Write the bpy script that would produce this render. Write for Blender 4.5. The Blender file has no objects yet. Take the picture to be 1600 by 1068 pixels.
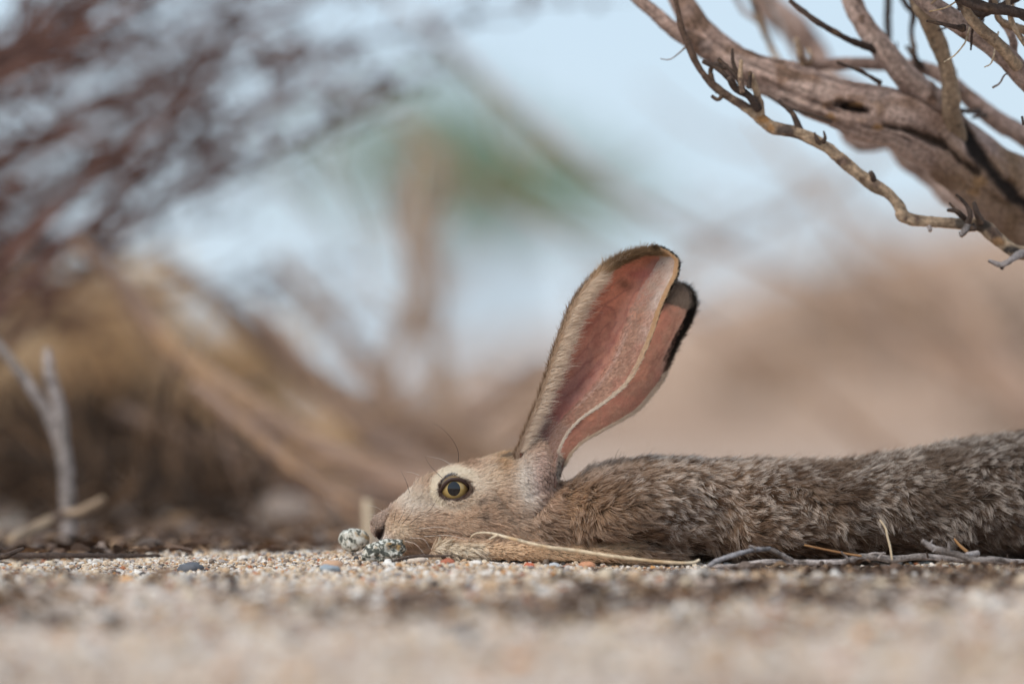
import bpy, math
import numpy as np
from mathutils import Vector, kdtree

# ------------------------------------------------------------------ camera, sky, sun, exposure
S = 0.0004            # metres per photograph pixel at the animal's distance
D = 3.5556            # camera to the animal
H = 0.108             # camera height
scene = bpy.context.scene
cam = bpy.data.cameras.new('camera')
cam.lens = 200.0
cam.sensor_width = 36.0
cam.shift_y = 66.0 / 1600.0
cam.clip_start = 0.05
cam.clip_end = 20000.0
cam.dof.use_dof = True
cam.dof.focus_distance = D - 0.022
cam.dof.aperture_fstop = 2.8
camo = bpy.data.objects.new('camera', cam)
scene.collection.objects.link(camo)
camo.location = (0, -D, H)
camo.rotation_euler = (math.radians(90), 0, 0)
scene.camera = camo

SUN_DIR = Vector((-0.45, -0.52, 0.73)).normalized()
world = bpy.data.worlds.new('World')
scene.world = world
world.use_nodes = True
wn = world.node_tree
wn.nodes.clear()
sky = wn.nodes.new('ShaderNodeTexSky')
sky.sky_type = 'NISHITA'
sky.sun_disc = False
sky.sun_elevation = math.asin(SUN_DIR.z)
sky.sun_rotation = math.atan2(SUN_DIR.x, SUN_DIR.y)
sky.dust_density = 0.6
sky.ozone_density = 1.6
wmix = wn.nodes.new('ShaderNodeMix')
wmix.data_type = 'RGBA'
wmix.inputs[0].default_value = 0.80          # thin bright overcast veil over the blue
wmix.inputs[7].default_value = (5.2, 6.5, 7.9, 1)
wbg = wn.nodes.new('ShaderNodeBackground')
wbg.inputs[1].default_value = 0.105
wout = wn.nodes.new('ShaderNodeOutputWorld')
wn.links.new(sky.outputs[0], wmix.inputs[6])
wn.links.new(wmix.outputs[2], wbg.inputs[0])
wn.links.new(wbg.outputs[0], wout.inputs[0])

sun = bpy.data.lights.new('sun', 'SUN')
sun.energy = 2.0
sun.angle = math.radians(25)
sun.color = (1.0, 0.90, 0.78)
suno = bpy.data.objects.new('sun', sun)
scene.collection.objects.link(suno)
suno.rotation_euler = SUN_DIR.to_track_quat('Z', 'Y').to_euler()

scene.view_settings.view_transform = 'Standard'
scene.view_settings.look = 'None'
scene.view_settings.exposure = 0.2
scene.view_settings.gamma = 1.0
scene.render.engine = 'CYCLES'
scene.cycles.use_denoising = True
try:
    scene.cycles.denoiser = 'OPENIMAGEDENOISE'
except Exception:
    pass
scene.cycles.max_bounces = 8
scene.cycles.transparent_max_bounces = 8
scene.cycles_curves.shape = 'THICK'
scene.cycles_curves.subdivisions = 2

# ------------------------------------------------------------------ helpers
rng = np.random.default_rng(11)
COL = scene.collection


def P(px, py, Y=0.0):
    k = S * (D + Y) / D
    return np.array([(px - 800.0) * k, Y, H + (600.0 - py) * k])


def proj(V):
    k = D / (D + V[:, 1]) / S
    return 800.0 + V[:, 0] * k, 600.0 + (H - V[:, 2]) * k


def lin(*c):
    c = np.asarray(c, float) / 255.0
    return np.where(c <= 0.04045, c / 12.92, ((c + 0.055) / 1.055) ** 2.4)


def smooth(a, b, x):
    t = np.clip((x - a) / (b - a), 0, 1)
    return t * t * (3 - 2 * t)


def _hash(ix, iy, iz):
    n = ix.astype(np.int64) * 374761393 + iy.astype(np.int64) * 668265263 + iz.astype(np.int64) * 1274126177
    n = (n ^ (n >> 13)) * 1274126177
    n = n ^ (n >> 16)
    return (n & 0xFFFF).astype(float) / 65535.0


def noise3(V, scale, seed=0):
    q = V * scale + 31.7 * seed
    i = np.floor(q).astype(np.int64)
    f = q - i
    f = f * f * (3 - 2 * f)
    out = 0
    for a in (0, 1):
        for b in (0, 1):
            for c in (0, 1):
                w = (f[:, 0] if a else 1 - f[:, 0]) * (f[:, 1] if b else 1 - f[:, 1]) * (f[:, 2] if c else 1 - f[:, 2])
                out = out + w * _hash(i[:, 0] + a, i[:, 1] + b, i[:, 2] + c)
    return out * 2 - 1


def fbm(V, scale, octaves=3, seed=0):
    o, a = 0, 1.0
    for k in range(octaves):
        o = o + a * noise3(V, scale * 2 ** k, seed + k)
        a *= 0.5
    return o


def polydist(px, py, pts):
    best = np.full(px.shape, 1e9)
    for (x0, y0), (x1, y1) in zip(pts[:-1], pts[1:]):
        dx, dy = x1 - x0, y1 - y0
        t = np.clip(((px - x0) * dx + (py - y0) * dy) / (dx * dx + dy * dy), 0, 1)
        best = np.minimum(best, np.hypot(px - x0 - t * dx, py - y0 - t * dy))
    return best


def hermite(x, xs, ys):
    xs = np.asarray(xs, float)
    ys = np.asarray(ys, float)
    d = np.diff(ys) / np.diff(xs)
    m = np.empty_like(ys)
    m[0], m[-1] = d[0], d[-1]
    m[1:-1] = np.where(d[:-1] * d[1:] > 0, 2 * d[:-1] * d[1:] / (d[:-1] + d[1:] + 1e-12), 0)
    i = np.clip(np.searchsorted(xs, x) - 1, 0, len(xs) - 2)
    h = xs[i + 1] - xs[i]
    t = np.clip((x - xs[i]) / h, 0, 1)
    return ((1 + 2 * t) * (1 - t) ** 2 * ys[i] + t * (1 - t) ** 2 * h * m[i]
            + t * t * (3 - 2 * t) * ys[i + 1] + t * t * (t - 1) * h * m[i + 1])


def catmull(pts, n):
    pts = np.asarray(pts, float)
    if len(pts) == 2:
        t = np.linspace(0, 1, n)[:, None]
        return pts[0] * (1 - t) + pts[1] * t
    p = np.vstack([2 * pts[0] - pts[1], pts, 2 * pts[-1] - pts[-2]])
    L = np.r_[0, np.cumsum(np.linalg.norm(np.diff(pts[:, :3], axis=0), axis=1))]
    s = np.linspace(0, L[-1], n)
    i = np.clip(np.searchsorted(L, s) - 1, 0, len(pts) - 2)
    t = ((s - L[i]) / np.maximum(L[i + 1] - L[i], 1e-9))[:, None]
    p0, p1, p2, p3 = p[i], p[i + 1], p[i + 2], p[i + 3]
    return 0.5 * (2 * p1 + (p2 - p0) * t + (2 * p0 - 5 * p1 + 4 * p2 - p3) * t ** 2 + (3 * p1 - p0 - 3 * p2 + p3) * t ** 3)


def tube(path, radii, sides=10, lump=0.0, seed=0, streak=0.0):
    """rings along a path; returns verts, faces (quads + end fans as degenerate-free tris)"""
    path = np.asarray(path, float)
    n = len(path)
    radii = np.broadcast_to(np.asarray(radii, float), (n,))
    T = np.gradient(path, axis=0)
    T /= np.linalg.norm(T, axis=1)[:, None] + 1e-12
    ref = np.array([0.0, 1.0, 0.0])
    if abs(T[:, 1]).max() > 0.93:
        ref = np.array([0.31, 0.2, 0.93])
    A = np.cross(T, ref)
    A /= np.linalg.norm(A, axis=1)[:, None] + 1e-12
    B = np.cross(T, A)
    th = np.linspace(0, 2 * np.pi, sides, endpoint=False)
    ring = A[:, None, :] * np.cos(th)[None, :, None] + B[:, None, :] * np.sin(th)[None, :, None]
    V = path[:, None, :] + ring * radii[:, None, None]
    if lump:
        flat = V.reshape(-1, 3)
        r = np.repeat(radii, sides)
        k = 1.0 / max(radii.mean() * 2.2, 1e-4)
        stretch = flat * np.array([1, 1, 1])
        d = fbm(stretch, k, 3, seed) * lump * r
        V = (flat + ring.reshape(-1, 3) * d[:, None]).reshape(V.shape)
    V = V.reshape(-1, 3)
    if streak:
        s = np.r_[0, np.cumsum(np.linalg.norm(np.diff(path, axis=0), axis=1))]
        rm = radii.mean()
        q = np.stack([np.tile(np.cos(th), n) * 2.6, np.tile(np.sin(th), n) * 2.6, np.repeat(s, sides) / (rm * 5)], -1)
        fib = 0.7 * fbm(q, 1.0, 3, seed + 3)
        q2 = np.stack([np.tile(np.cos(th), n) * 0.7, np.tile(np.sin(th), n) * 0.7, np.repeat(s, sides) / (rm * 0.35)], -1)
        fib = fib + 0.35 * fbm(q2, 1.0, 2, seed + 9) * smooth(0.0, 0.5, np.repeat(noise3(np.c_[s / (rm * 4), s * 0, s * 0], 1.0, seed + 5), sides))
        V = V + ring.reshape(-1, 3) * (fib * streak * np.repeat(radii, sides))[:, None]
        ridge = 1 - np.abs(fbm(q * np.array([2.2, 2.2, 1.1]), 1.0, 3, seed + 13))
        crack = smooth(.90, .985, ridge) * smooth(-.1, .45, fbm(q * .6, 1.0, 2, seed + 17))
        V = V - ring.reshape(-1, 3) * (crack * .09 * np.repeat(radii, sides))[:, None]
        tube.fib = np.r_[fib, 0, 0]
        tube.crack = np.r_[crack, 0, 0]
    F = []
    i = np.arange(n - 1)[:, None] * sides
    j = np.arange(sides)[None, :]
    j2 = (j + 1) % sides
    F = np.stack([i + j, i + j2, i + sides + j2, i + sides + j], -1).reshape(-1, 4)
    V = np.vstack([V, path[0] - T[0] * radii[0] * 0.3, path[-1] + T[-1] * radii[-1] * 0.5])
    c0, c1 = n * sides, n * sides + 1
    jj = np.arange(sides)
    cap0 = np.stack([np.full(sides, c0), (jj + 1) % sides, jj, jj], -1)
    cap1 = np.stack([np.full(sides, c1), (n - 1) * sides + jj, (n - 1) * sides + (jj + 1) % sides,
                     (n - 1) * sides + (jj + 1) % sides], -1)
    return V, np.vstack([F, cap0, cap1])


class MB:
    def __init__(self):
        self.V, self.F, self.C, self.n = [], [], [], 0

    def add(self, V, F, color=None):
        self.V.append(V)
        self.F.append(np.asarray(F) + self.n)
        if color is not None:
            color = np.asarray(color, float)
            if color.ndim == 1:
                color = np.broadcast_to(color, (len(V), 3))
            self.C.append(color)
        self.n += len(V)

    def mesh(self, name, smooth_shade=True):
        return mesh_np(name, np.vstack(self.V), np.vstack(self.F), np.vstack(self.C) if self.C else None, smooth_shade)


def mesh_np(name, V, F, C=None, smooth_shade=True):
    """F is (n,3) or (n,4); a quad whose last two indices are equal is a triangle"""
    me = bpy.data.meshes.new(name)
    F = np.asarray(F, np.int64)
    if F.shape[1] == 4:
        for _ in range(3):
            bad = (F[:, 0] == F[:, 1]) | (F[:, 1] == F[:, 2]) | (F[:, 3] == F[:, 0])
            F = np.where(bad[:, None], np.roll(F, 1, 1), F)
        tri = F[:, 2] == F[:, 3]
        tot = np.where(tri, 3, 4)
        keep = np.ones(F.shape, bool)
        keep[tri, 3] = False
        loops = F[keep]
    else:
        tot = np.full(len(F), 3)
        loops = F.reshape(-1)
    start = np.r_[0, np.cumsum(tot)[:-1]]
    me.vertices.add(len(V))
    me.vertices.foreach_set('co', np.ascontiguousarray(V, np.float32).ravel())
    me.loops.add(len(loops))
    me.loops.foreach_set('vertex_index', loops.astype(np.int32))
    me.polygons.add(len(F))
    me.polygons.foreach_set('loop_start', start.astype(np.int32))
    me.polygons.foreach_set('loop_total', tot.astype(np.int32))
    me.polygons.foreach_set('use_smooth', np.full(len(F), smooth_shade))
    if C is not None:
        a = me.attributes.new('tone', 'FLOAT_COLOR', 'POINT')
        a.data.foreach_set('color', np.c_[C, np.ones(len(C))].astype(np.float32).ravel())
    me.update(calc_edges=True)
    me.validate()
    return me


def put(name, data, material=None, parent=None, label=None, cat=None, group=None, kind=None, loc=None):
    o = bpy.data.objects.new(name, data)
    COL.objects.link(o)
    if data is not None and material is not None:
        data.materials.append(material)
    if parent is not None:
        o.parent = parent
        if parent.type == 'EMPTY' and loc is None:
            o.location = -Vector(parent.location)
    if loc is not None:
        o.location = loc
    for k, v in (('label', label), ('category', cat), ('group', group), ('kind', kind)):
        if v:
            o[k] = v
    return o


def thing(name, loc, label, cat, group=None):
    return put(name, None, None, None, label, cat, group, None, loc=Vector([float(c) for c in loc]))


# ------------------------------------------------------------------ materials
def new_mat(name):
    m = bpy.data.materials.new(name)
    m.use_nodes = True
    nt = m.node_tree
    return m, nt, nt.nodes['Principled BSDF']


def tone_mat(name, rough=0.85, grain=0.25, scale=400.0, bump=0.3, bdist=0.0006, spec=0.25, stretch=None, sss=0.0, transl=0.0):
    """colour from the 'tone' attribute, broken up by fine procedural noise with matching relief"""
    m, nt, b = new_mat(name)
    at = nt.nodes.new('ShaderNodeAttribute')
    at.attribute_name = 'tone'
    tc = nt.nodes.new('ShaderNodeTexCoord')
    mp = nt.nodes.new('ShaderNodeMapping')
    if stretch:
        mp.inputs['Scale'].default_value = stretch
    no = nt.nodes.new('ShaderNodeTexNoise')
    no.inputs['Scale'].default_value = scale
    no.inputs['Detail'].default_value = 5
    no.inputs['Roughness'].default_value = 0.65
    nt.links.new(tc.outputs['Object'], mp.inputs[0])
    nt.links.new(mp.outputs[0], no.inputs['Vector'])
    mr = nt.nodes.new('ShaderNodeMapRange')
    mr.inputs[1].default_value = 0.3
    mr.inputs[2].default_value = 0.7
    mr.inputs[3].default_value = 1 - grain
    mr.inputs[4].default_value = 1 + grain
    nt.links.new(no.outputs[0], mr.inputs[0])
    mul = nt.nodes.new('ShaderNodeVectorMath')
    mul.operation = 'SCALE'
    nt.links.new(at.outputs['Color'], mul.inputs[0])
    nt.links.new(mr.outputs[0], mul.inputs['Scale'])
    nt.links.new(mul.outputs[0], b.inputs['Base Color'])
    b.inputs['Roughness'].default_value = rough
    b.inputs['Specular IOR Level'].default_value = spec
    if bump:
        bp = nt.nodes.new('ShaderNodeBump')
        bp.inputs['Strength'].default_value = bump
        bp.inputs['Distance'].default_value = bdist
        nt.links.new(no.outputs[0], bp.inputs['Height'])
        nt.links.new(bp.outputs[0], b.inputs['Normal'])
    if sss:
        b.inputs['Subsurface Weight'].default_value = sss
        b.inputs['Subsurface Radius'].default_value = (1.0, 0.35, 0.2)
        b.inputs['Subsurface Scale'].default_value = 0.003
    return m


M_bark = tone_mat('grey brown bark', rough=0.8, grain=0.42, scale=330, bump=0.9, bdist=0.003)
M_twig = tone_mat('dry twig bark', rough=0.85, grain=0.4, scale=600, bump=0.8, bdist=0.0012)
M_straw = tone_mat('dry straw', rough=0.6, grain=0.15, scale=900, bump=0.2)
M_grain = tone_mat('mineral grains', rough=0.7, grain=0.18, scale=900, bump=0.2, bdist=0.0003, spec=0.4)
M_leaf = tone_mat('green leaves', rough=0.6, grain=0.3, scale=3, bump=0.0)
M_skin = tone_mat('pelt skin', rough=0.75, grain=0.12, scale=700, bump=0.25, bdist=0.0004, sss=0.08)


def granite_mat(name, dark):
    m, nt, b = new_mat(name)
    tc = nt.nodes.new('ShaderNodeTexCoord')
    no = nt.nodes.new('ShaderNodeTexNoise')
    no.inputs['Scale'].default_value = 330
    no.inputs['Detail'].default_value = 3
    no2 = nt.nodes.new('ShaderNodeTexNoise')
    no2.inputs['Scale'].default_value = 160
    no2.inputs['Detail'].default_value = 2
    for q in (no, no2):
        nt.links.new(tc.outputs['Object'], q.inputs['Vector'])
    r = nt.nodes.new('ShaderNodeValToRGB')
    e = r.color_ramp.elements
    e[0].position, e[0].color = 0.30, (*lin(44, 46, 44), 1)
    e[1].position, e[1].color = 0.62, (*lin(222, 222, 214), 1)
    q = e.new(0.43 + dark)
    q.color = (*lin(98, 100, 90), 1)
    q = e.new(0.50 + dark)
    q.color = (*lin(196, 192, 178), 1)
    nt.links.new(no.outputs[0], r.inputs[0])
    r2 = nt.nodes.new('ShaderNodeValToRGB')
    r2.color_ramp.elements[0].position = 0.56
    r2.color_ramp.elements[0].color = (1, 1, 1, 1)
    r2.color_ramp.elements[1].position = 0.68
    r2.color_ramp.elements[1].color = (*lin(196, 160, 110), 1)
    nt.links.new(no2.outputs[0], r2.inputs[0])
    mx = nt.nodes.new('ShaderNodeMix')
    mx.data_type = 'RGBA'
    mx.blend_type = 'MULTIPLY'
    mx.inputs[0].default_value = 1.0
    nt.links.new(r.outputs[0], mx.inputs[6])
    nt.links.new(r2.outputs[0], mx.inputs[7])
    nt.links.new(mx.outputs[2], b.inputs['Base Color'])
    b.inputs['Roughness'].default_value = 0.75
    bp = nt.nodes.new('ShaderNodeBump')
    bp.inputs['Strength'].default_value = 0.6
    bp.inputs['Distance'].default_value = 0.0008
    nt.links.new(no.outputs[0], bp.inputs['Height'])
    nt.links.new(bp.outputs[0], b.inputs['Normal'])
    return m


def ground_mat():
    m, nt, b = new_mat('coarse desert sand')
    tc = nt.nodes.new('ShaderNodeTexCoord')
    vo = nt.nodes.new('ShaderNodeTexVoronoi')
    vo.inputs['Scale'].default_value = 330
    big = nt.nodes.new('ShaderNodeTexNoise')
    big.inputs['Scale'].default_value = 5.0
    big.inputs['Detail'].default_value = 6
    far = nt.nodes.new('ShaderNodeTexNoise')
    far.inputs['Scale'].default_value = 0.35
    far.inputs['Detail'].default_value = 5
    for q in (vo, big, far):
        nt.links.new(tc.outputs['Object'], q.inputs['Vector'])
    sp = nt.nodes.new('ShaderNodeSeparateColor')
    nt.links.new(vo.outputs['Color'], sp.inputs[0])
    r = nt.nodes.new('ShaderNodeValToRGB')
    e = r.color_ramp.elements
    e[0].position, e[0].color = 0.0, (*lin(130, 114, 102), 1)
    e[1].position, e[1].color = 1.0, (*lin(228, 218, 208), 1)
    for p, c in ((0.15, (184, 170, 158)), (0.45, (217, 206, 196)), (0.7, (224, 214, 205)), (0.8, (194, 156, 130))):
        q = e.new(p)
        q.color = (*lin(*c), 1)
    nt.links.new(sp.outputs[0], r.inputs[0])
    r2 = nt.nodes.new('ShaderNodeValToRGB')
    r2.color_ramp.elements[0].position, r2.color_ramp.elements[0].color = 0.36, (*lin(190, 172, 158), 1)
    r2.color_ramp.elements[1].position, r2.color_ramp.elements[1].color = 0.56, (1, 1, 1, 1)
    nt.links.new(big.outputs[0], r2.inputs[0])
    mx = nt.nodes.new('ShaderNodeMix')
    mx.data_type = 'RGBA'
    mx.blend_type = 'MULTIPLY'
    mx.inputs[0].default_value = 1.0
    nt.links.new(r.outputs[0], mx.inputs[6])
    nt.links.new(r2.outputs[0], mx.inputs[7])
    r3 = nt.nodes.new('ShaderNodeValToRGB')
    r3.color_ramp.elements[0].position, r3.color_ramp.elements[0].color = 0.35, (*lin(226, 196, 172), 1)
    r3.color_ramp.elements[1].position, r3.color_ramp.elements[1].color = 0.62, (*lin(255, 240, 226), 1)
    nt.links.new(far.outputs[0], r3.inputs[0])
    sy = nt.nodes.new('ShaderNodeSeparateXYZ')
    nt.links.new(tc.outputs['Object'], sy.inputs[0])
    fy = nt.nodes.new('ShaderNodeMapRange')
    fy.inputs[1].default_value = 1.5
    fy.inputs[2].default_value = 7.0
    fy.inputs[3].default_value = 0.3
    fy.inputs[4].default_value = 1.0
    nt.links.new(sy.outputs['Y'], fy.inputs[0])
    m2 = nt.nodes.new('ShaderNodeMix')
    m2.data_type = 'RGBA'
    m2.blend_type = 'MULTIPLY'
    nt.links.new(fy.outputs[0], m2.inputs[0])
    nt.links.new(mx.outputs[2], m2.inputs[6])
    nt.links.new(r3.outputs[0], m2.inputs[7])
    nt.links.new(m2.outputs[2], b.inputs['Base Color'])
    b.inputs['Roughness'].default_value = 0.9
    b.inputs['Specular IOR Level'].default_value = 0.15
    bp = nt.nodes.new('ShaderNodeBump')
    bp.inputs['Strength'].default_value = 0.7
    bp.inputs['Distance'].default_value = 0.002
    nt.links.new(vo.outputs['Distance'], bp.inputs['Height'])
    nt.links.new(bp.outputs[0], b.inputs['Normal'])
    return m


# ------------------------------------------------------------------ ground
def gz(x, y):
    x = np.asarray(x, float)
    y = np.asarray(y, float)
    q = np.stack([x, y, np.zeros_like(x)], -1).reshape(-1, 3)
    near = np.exp(-(np.hypot(x, y) / 6.0) ** 2)
    z = 0.004 * fbm(q, 7.0, 3, 5).reshape(x.shape) * near
    z = z - 0.006 + 0.006 * np.exp(-((x + 0.09) / 0.16) ** 2 - ((y - 0.05) / 0.12) ** 2)
    z = z - 0.028 * smooth(-0.15, -1.2, y)
    z = z + 0.25 * smooth(3, 12, y) * fbm(q, 0.09, 3, 9).reshape(x.shape)
    # sandy rise to the right, and a low bank far left
    z = z + 1.0 * smooth(6, 26, y) * smooth(-0.04, 0.11, x / (np.abs(y) + D))
    z = z + 0.5 * smooth(5, 16, y) * smooth(-0.02, -0.09, x / (np.abs(y) + D))
    return z


gy = np.r_[-np.geomspace(300, 4.2, 24), np.linspace(-3.9, -1.0, 44), np.linspace(-0.98, 1.0, 160), np.geomspace(1.03, 4000, 130)]
gu = np.r_[-np.geomspace(6, 0.13, 30), np.linspace(-0.125, 0.125, 150), np.geomspace(0.13, 6, 30)]
YY, UU = np.meshgrid(gy, gu, indexing='ij')
XX = UU * (np.abs(YY + D) + 0.6)
ZZ = gz(XX, YY)
nr, nc = XX.shape
ii, jj = np.meshgrid(np.arange(nr - 1), np.arange(nc - 1), indexing='ij')
Fg = np.stack([ii * nc + jj, ii * nc + jj + 1, (ii + 1) * nc + jj + 1, (ii + 1) * nc + jj], -1).reshape(-1, 4)
put('ground', mesh_np('ground', np.stack([XX, YY, ZZ], -1).reshape(-1, 3), Fg), ground_mat(), kind='structure')

# ---- loose grains
PHI = (1 + 5 ** 0.5) / 2
ICO = np.array([(-1, PHI, 0), (1, PHI, 0), (-1, -PHI, 0), (1, -PHI, 0), (0, -1, PHI), (0, 1, PHI), (0, -1, -PHI),
                (0, 1, -PHI), (PHI, 0, -1), (PHI, 0, 1), (-PHI, 0, -1), (-PHI, 0, 1)])
ICO /= np.linalg.norm(ICO[0])
ICOF = np.array([(0, 11, 5), (0, 5, 1), (0, 1, 7), (0, 7, 10), (0, 10, 11), (1, 5, 9), (5, 11, 4), (11, 10, 2), (10, 7, 6),
                 (7, 1, 8), (3, 9, 4), (3, 4, 2), (3, 2, 6), (3, 6, 8), (3, 8, 9), (4, 9, 5), (2, 4, 11), (6, 2, 10),
                 (8, 6, 7), (9, 8, 1)])
GCOL = np.array([lin(*c) for c in ((226, 216, 204), (214, 192, 166), (198, 168, 136), (232, 226, 218), (190, 122, 84),
                                   (128, 112, 98), (78, 74, 72), (204, 152, 98), (168, 160, 156), (150, 96, 70), (222, 204, 178))])
GW = np.array([.18, .22, .17, .12, .025, .08, .045, .035, .06, .012, .08])


def grains(n, ylo, yhi, med, sig, mx, name, label, cat, halfw=0.118, shade_gain=1.0):
    y = rng.uniform(ylo, yhi, n)
    x = rng.uniform(-halfw, halfw, n) * (y + D)
    r = np.clip(np.exp(rng.normal(math.log(med), sig, n)), med * 0.4, mx) * 0.5
    z = gz(x, y) + r * rng.uniform(-0.1, 0.55, n)
    sc = r[:, None] * rng.uniform(0.65, 1.3, (n, 3)) * np.array([1, 1, 0.8])
    a = rng.uniform(0, 2 * np.pi, n)
    base = ICO[None] * rng.uniform(0.72, 1.2, (n, 12, 1)) * sc[:, None, :]
    ca, sa = np.cos(a)[:, None], np.sin(a)[:, None]
    V = np.stack([base[..., 0] * ca - base[..., 1] * sa, base[..., 0] * sa + base[..., 1] * ca, base[..., 2]], -1)
    V += np.stack([x, y, z], -1)[:, None, :]
    F = (ICOF[None] + 12 * np.arange(n)[:, None, None]).reshape(-1, 3)
    c = GCOL[rng.choice(len(GCOL), n, p=GW / GW.sum())] * rng.uniform(0.75, 1.1, (n, 1)) * shade_gain
    C = np.repeat(c, 12, axis=0)
    put(name, mesh_np(name, V.reshape(-1, 3), F, C, False), M_grain, None, label, cat, None, 'stuff')


grains(66000, -0.24, 0.28, 0.0019, 0.42, 0.0055, 'gravel', 'coarse pale sand and gravel grains around the resting animal', 'gravel')
grains(7000, -1.0, -0.2, 0.0035, 0.5, 0.011, 'loose_gravel', 'loose gravel grains on the open sand in front of the animal', 'gravel', 0.125)
grains(5000, 0.28, 1.5, 0.004, 0.5, 0.012, 'shaded_gravel', 'scattered gravel on the sand behind the animal', 'gravel', 0.14, 0.8)  # grain colours darkened to paint in the shade behind the animal


# ---- stones and pebbles
def rock_mesh(name, rx, ry, rz, seed, sub=3, rough=0.16, col=None, freq=1.6):
    import bmesh
    bm = bmesh.new()
    bmesh.ops.create_icosphere(bm, subdivisions=sub, radius=1.0)
    V = np.array([v.co[:] for v in bm.verts])
    F = np.array([[v.index for v in f.verts] for f in bm.faces])
    bm.free()
    d = fbm(V, freq, 4, seed) * rough
    V = V * (1 + d[:, None])
    V = np.sign(V) * np.abs(V) ** 0.9 * np.array([rx, ry, rz])
    C = None if col is None else np.broadcast_to(col, V.shape) * (1 + 0.15 * fbm(V, 400, 2, seed)[:, None])
    return mesh_np(name, V, F, C)


def on_ground(px, Y, sink=0.0):
    x = (px - 800) * S * (D + Y) / D
    return Vector((x, Y, float(gz(x, Y)) - sink))


o = put('granite_stone', rock_mesh('granite_stone', 23 * S, 21 * S, 18 * S, 3, 4, 0.14, None, 1.5), granite_mat('pale granite', 0.0), None,
        'rounded pale speckled granite stone just in front of the nose', 'stone')
o.location = Vector(P(553, 843, 0.03))
o = put('granite_stone', rock_mesh('granite_stone', 31 * S, 20 * S, 17 * S, 8, 4, 0.30, None, 2.1), granite_mat('dark granite', 0.05), None,
        'jagged black and white granite chip against the chin', 'stone')
o.location = Vector(P(599, 861, -0.034))
o.rotation_euler = (0.1, -0.12, 0.2)
for (px, Y, w, c, lab) in (
        (298, -0.055, 19, (96, 98, 104), 'flat dark grey pebble lying alone on the gravel, left of the stones'),
        (652, -0.045, 14, (222, 206, 190), 'pinkish white pebble beside the chin'),
        (608, -0.060, 9, (226, 222, 214), 'small white pebble in front of the jagged granite chip'),
        (700, -0.075, 12, (176, 104, 78), 'rust red pebble in front of the paw'),
        (745, -0.080, 9, (230, 222, 212), 'white pebble in front of the paw'),
        (828, -0.080, 10, (190, 98, 66), 'bright orange red pebble in front of the forearm'),
        (918, -0.052, 13, (206, 150, 116), 'salmon pebble under the dry grass stalk'),
        (866, -0.060, 9, (214, 216, 218), 'pale blue grey pebble in front of the forearm'),
        (520, -0.085, 17, (196, 158, 128), 'tan pebble on the gravel in front of the granite stones'),
        (515, -0.105, 15, (150, 160, 168), 'blue grey pebble half buried in the gravel'),
        (455, 0.05, 8, (70, 70, 74), 'small black pebble on the gravel'),
        (380, 0.03, 9, (222, 214, 204), 'cream pebble on the gravel behind the dark grey pebble')):
    p = on_ground(px, Y, -w * S * 0.25)
    o = put('pebble', rock_mesh('pebble', w * S, w * S * 0.8, w * S * 0.55, int(px), 3, 0.2, lin(*c)), M_grain, None, lab, 'pebble', 'loose pebbles on the gravel')
    o.location = p


# ------------------------------------------------------------------ stems, twigs and limbs
def px_path(pts, n=None):
    """pts: (px, py, Y, r_px) -> smooth path and radii"""
    A = np.array([[*P(a, b, c), r * S * (D + c) / D] for a, b, c, r in pts])
    L = np.linalg.norm(np.diff(A[:, :3], axis=0), axis=1).sum()
    n = n or int(np.clip(L / (3 * S), 6, 220))
    q = catmull(A, n)
    return q[:, :3], np.maximum(q[:, 3], 1e-4)


def bark_tone(V, cols, seed, scale=40.0):
    a = smooth(-0.5, 0.6, fbm(V * np.array([1, 1, 1]), scale, 3, seed))[:, None]
    b = smooth(0.25, 0.8, fbm(V, scale * 2.3, 2, seed + 7))[:, None]
    c = cols[0] * (1 - a) + cols[1] * a
    return c * (1 - b) + cols[2] * b


BARK = [lin(*c) for c in ((172, 146, 134), (192, 168, 156), (140, 114, 98))]
TAN = [lin(*c) for c in ((192, 166, 138), (172, 148, 124), (116, 96, 84))]
GREY = [lin(*c) for c in ((172, 162, 158), (148, 138, 132), (104, 94, 88))]
DARK = [lin(*c) for c in ((92, 78, 70), (74, 62, 56), (112, 92, 76))]
RED = [lin(*c) for c in ((124, 90, 78), (104, 78, 70), (88, 64, 58))]
STRAW = [lin(*c) for c in ((220, 198, 166), (228, 210, 182), (196, 166, 128))]
ORANGE = [lin(*c) for c in ((176, 132, 88), (160, 116, 78), (142, 102, 72))]


def stem(name, pts, cols, parent=None, sides=10, lump=0.12, seed=1, mat=None, scale=40.0, n=None, paint=None, **kw):
    path, rad = px_path(pts, n)
    big = sides >= 9
    V, F = tube(path, rad, sides, lump, seed, 0.15 if big else 0.0)
    C = bark_tone(V, cols, seed, scale)
    if big:
        C = C * np.clip(1.0 + 0.5 * tube.fib, 0.4, 1.5)[:, None]
        C = C * (1 - 0.6 * tube.crack)[:, None]
        C = C * (1 - 0.3 * smooth(0.3, 0.75, fbm(V, 420, 2, seed + 2)))[:, None]
    if paint:
        V, C = paint(V, C)
    return put(name, mesh_np(name, V, F, C), mat or M_twig, parent, **kw)


# ---- the dead shrub on the right, slightly behind the animal
shrub = thing('dead_shrub', P(2040, 905, 0.16), 'large leafless shrub with pinkish grey limbs arching over the animal', 'shrub')


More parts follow.
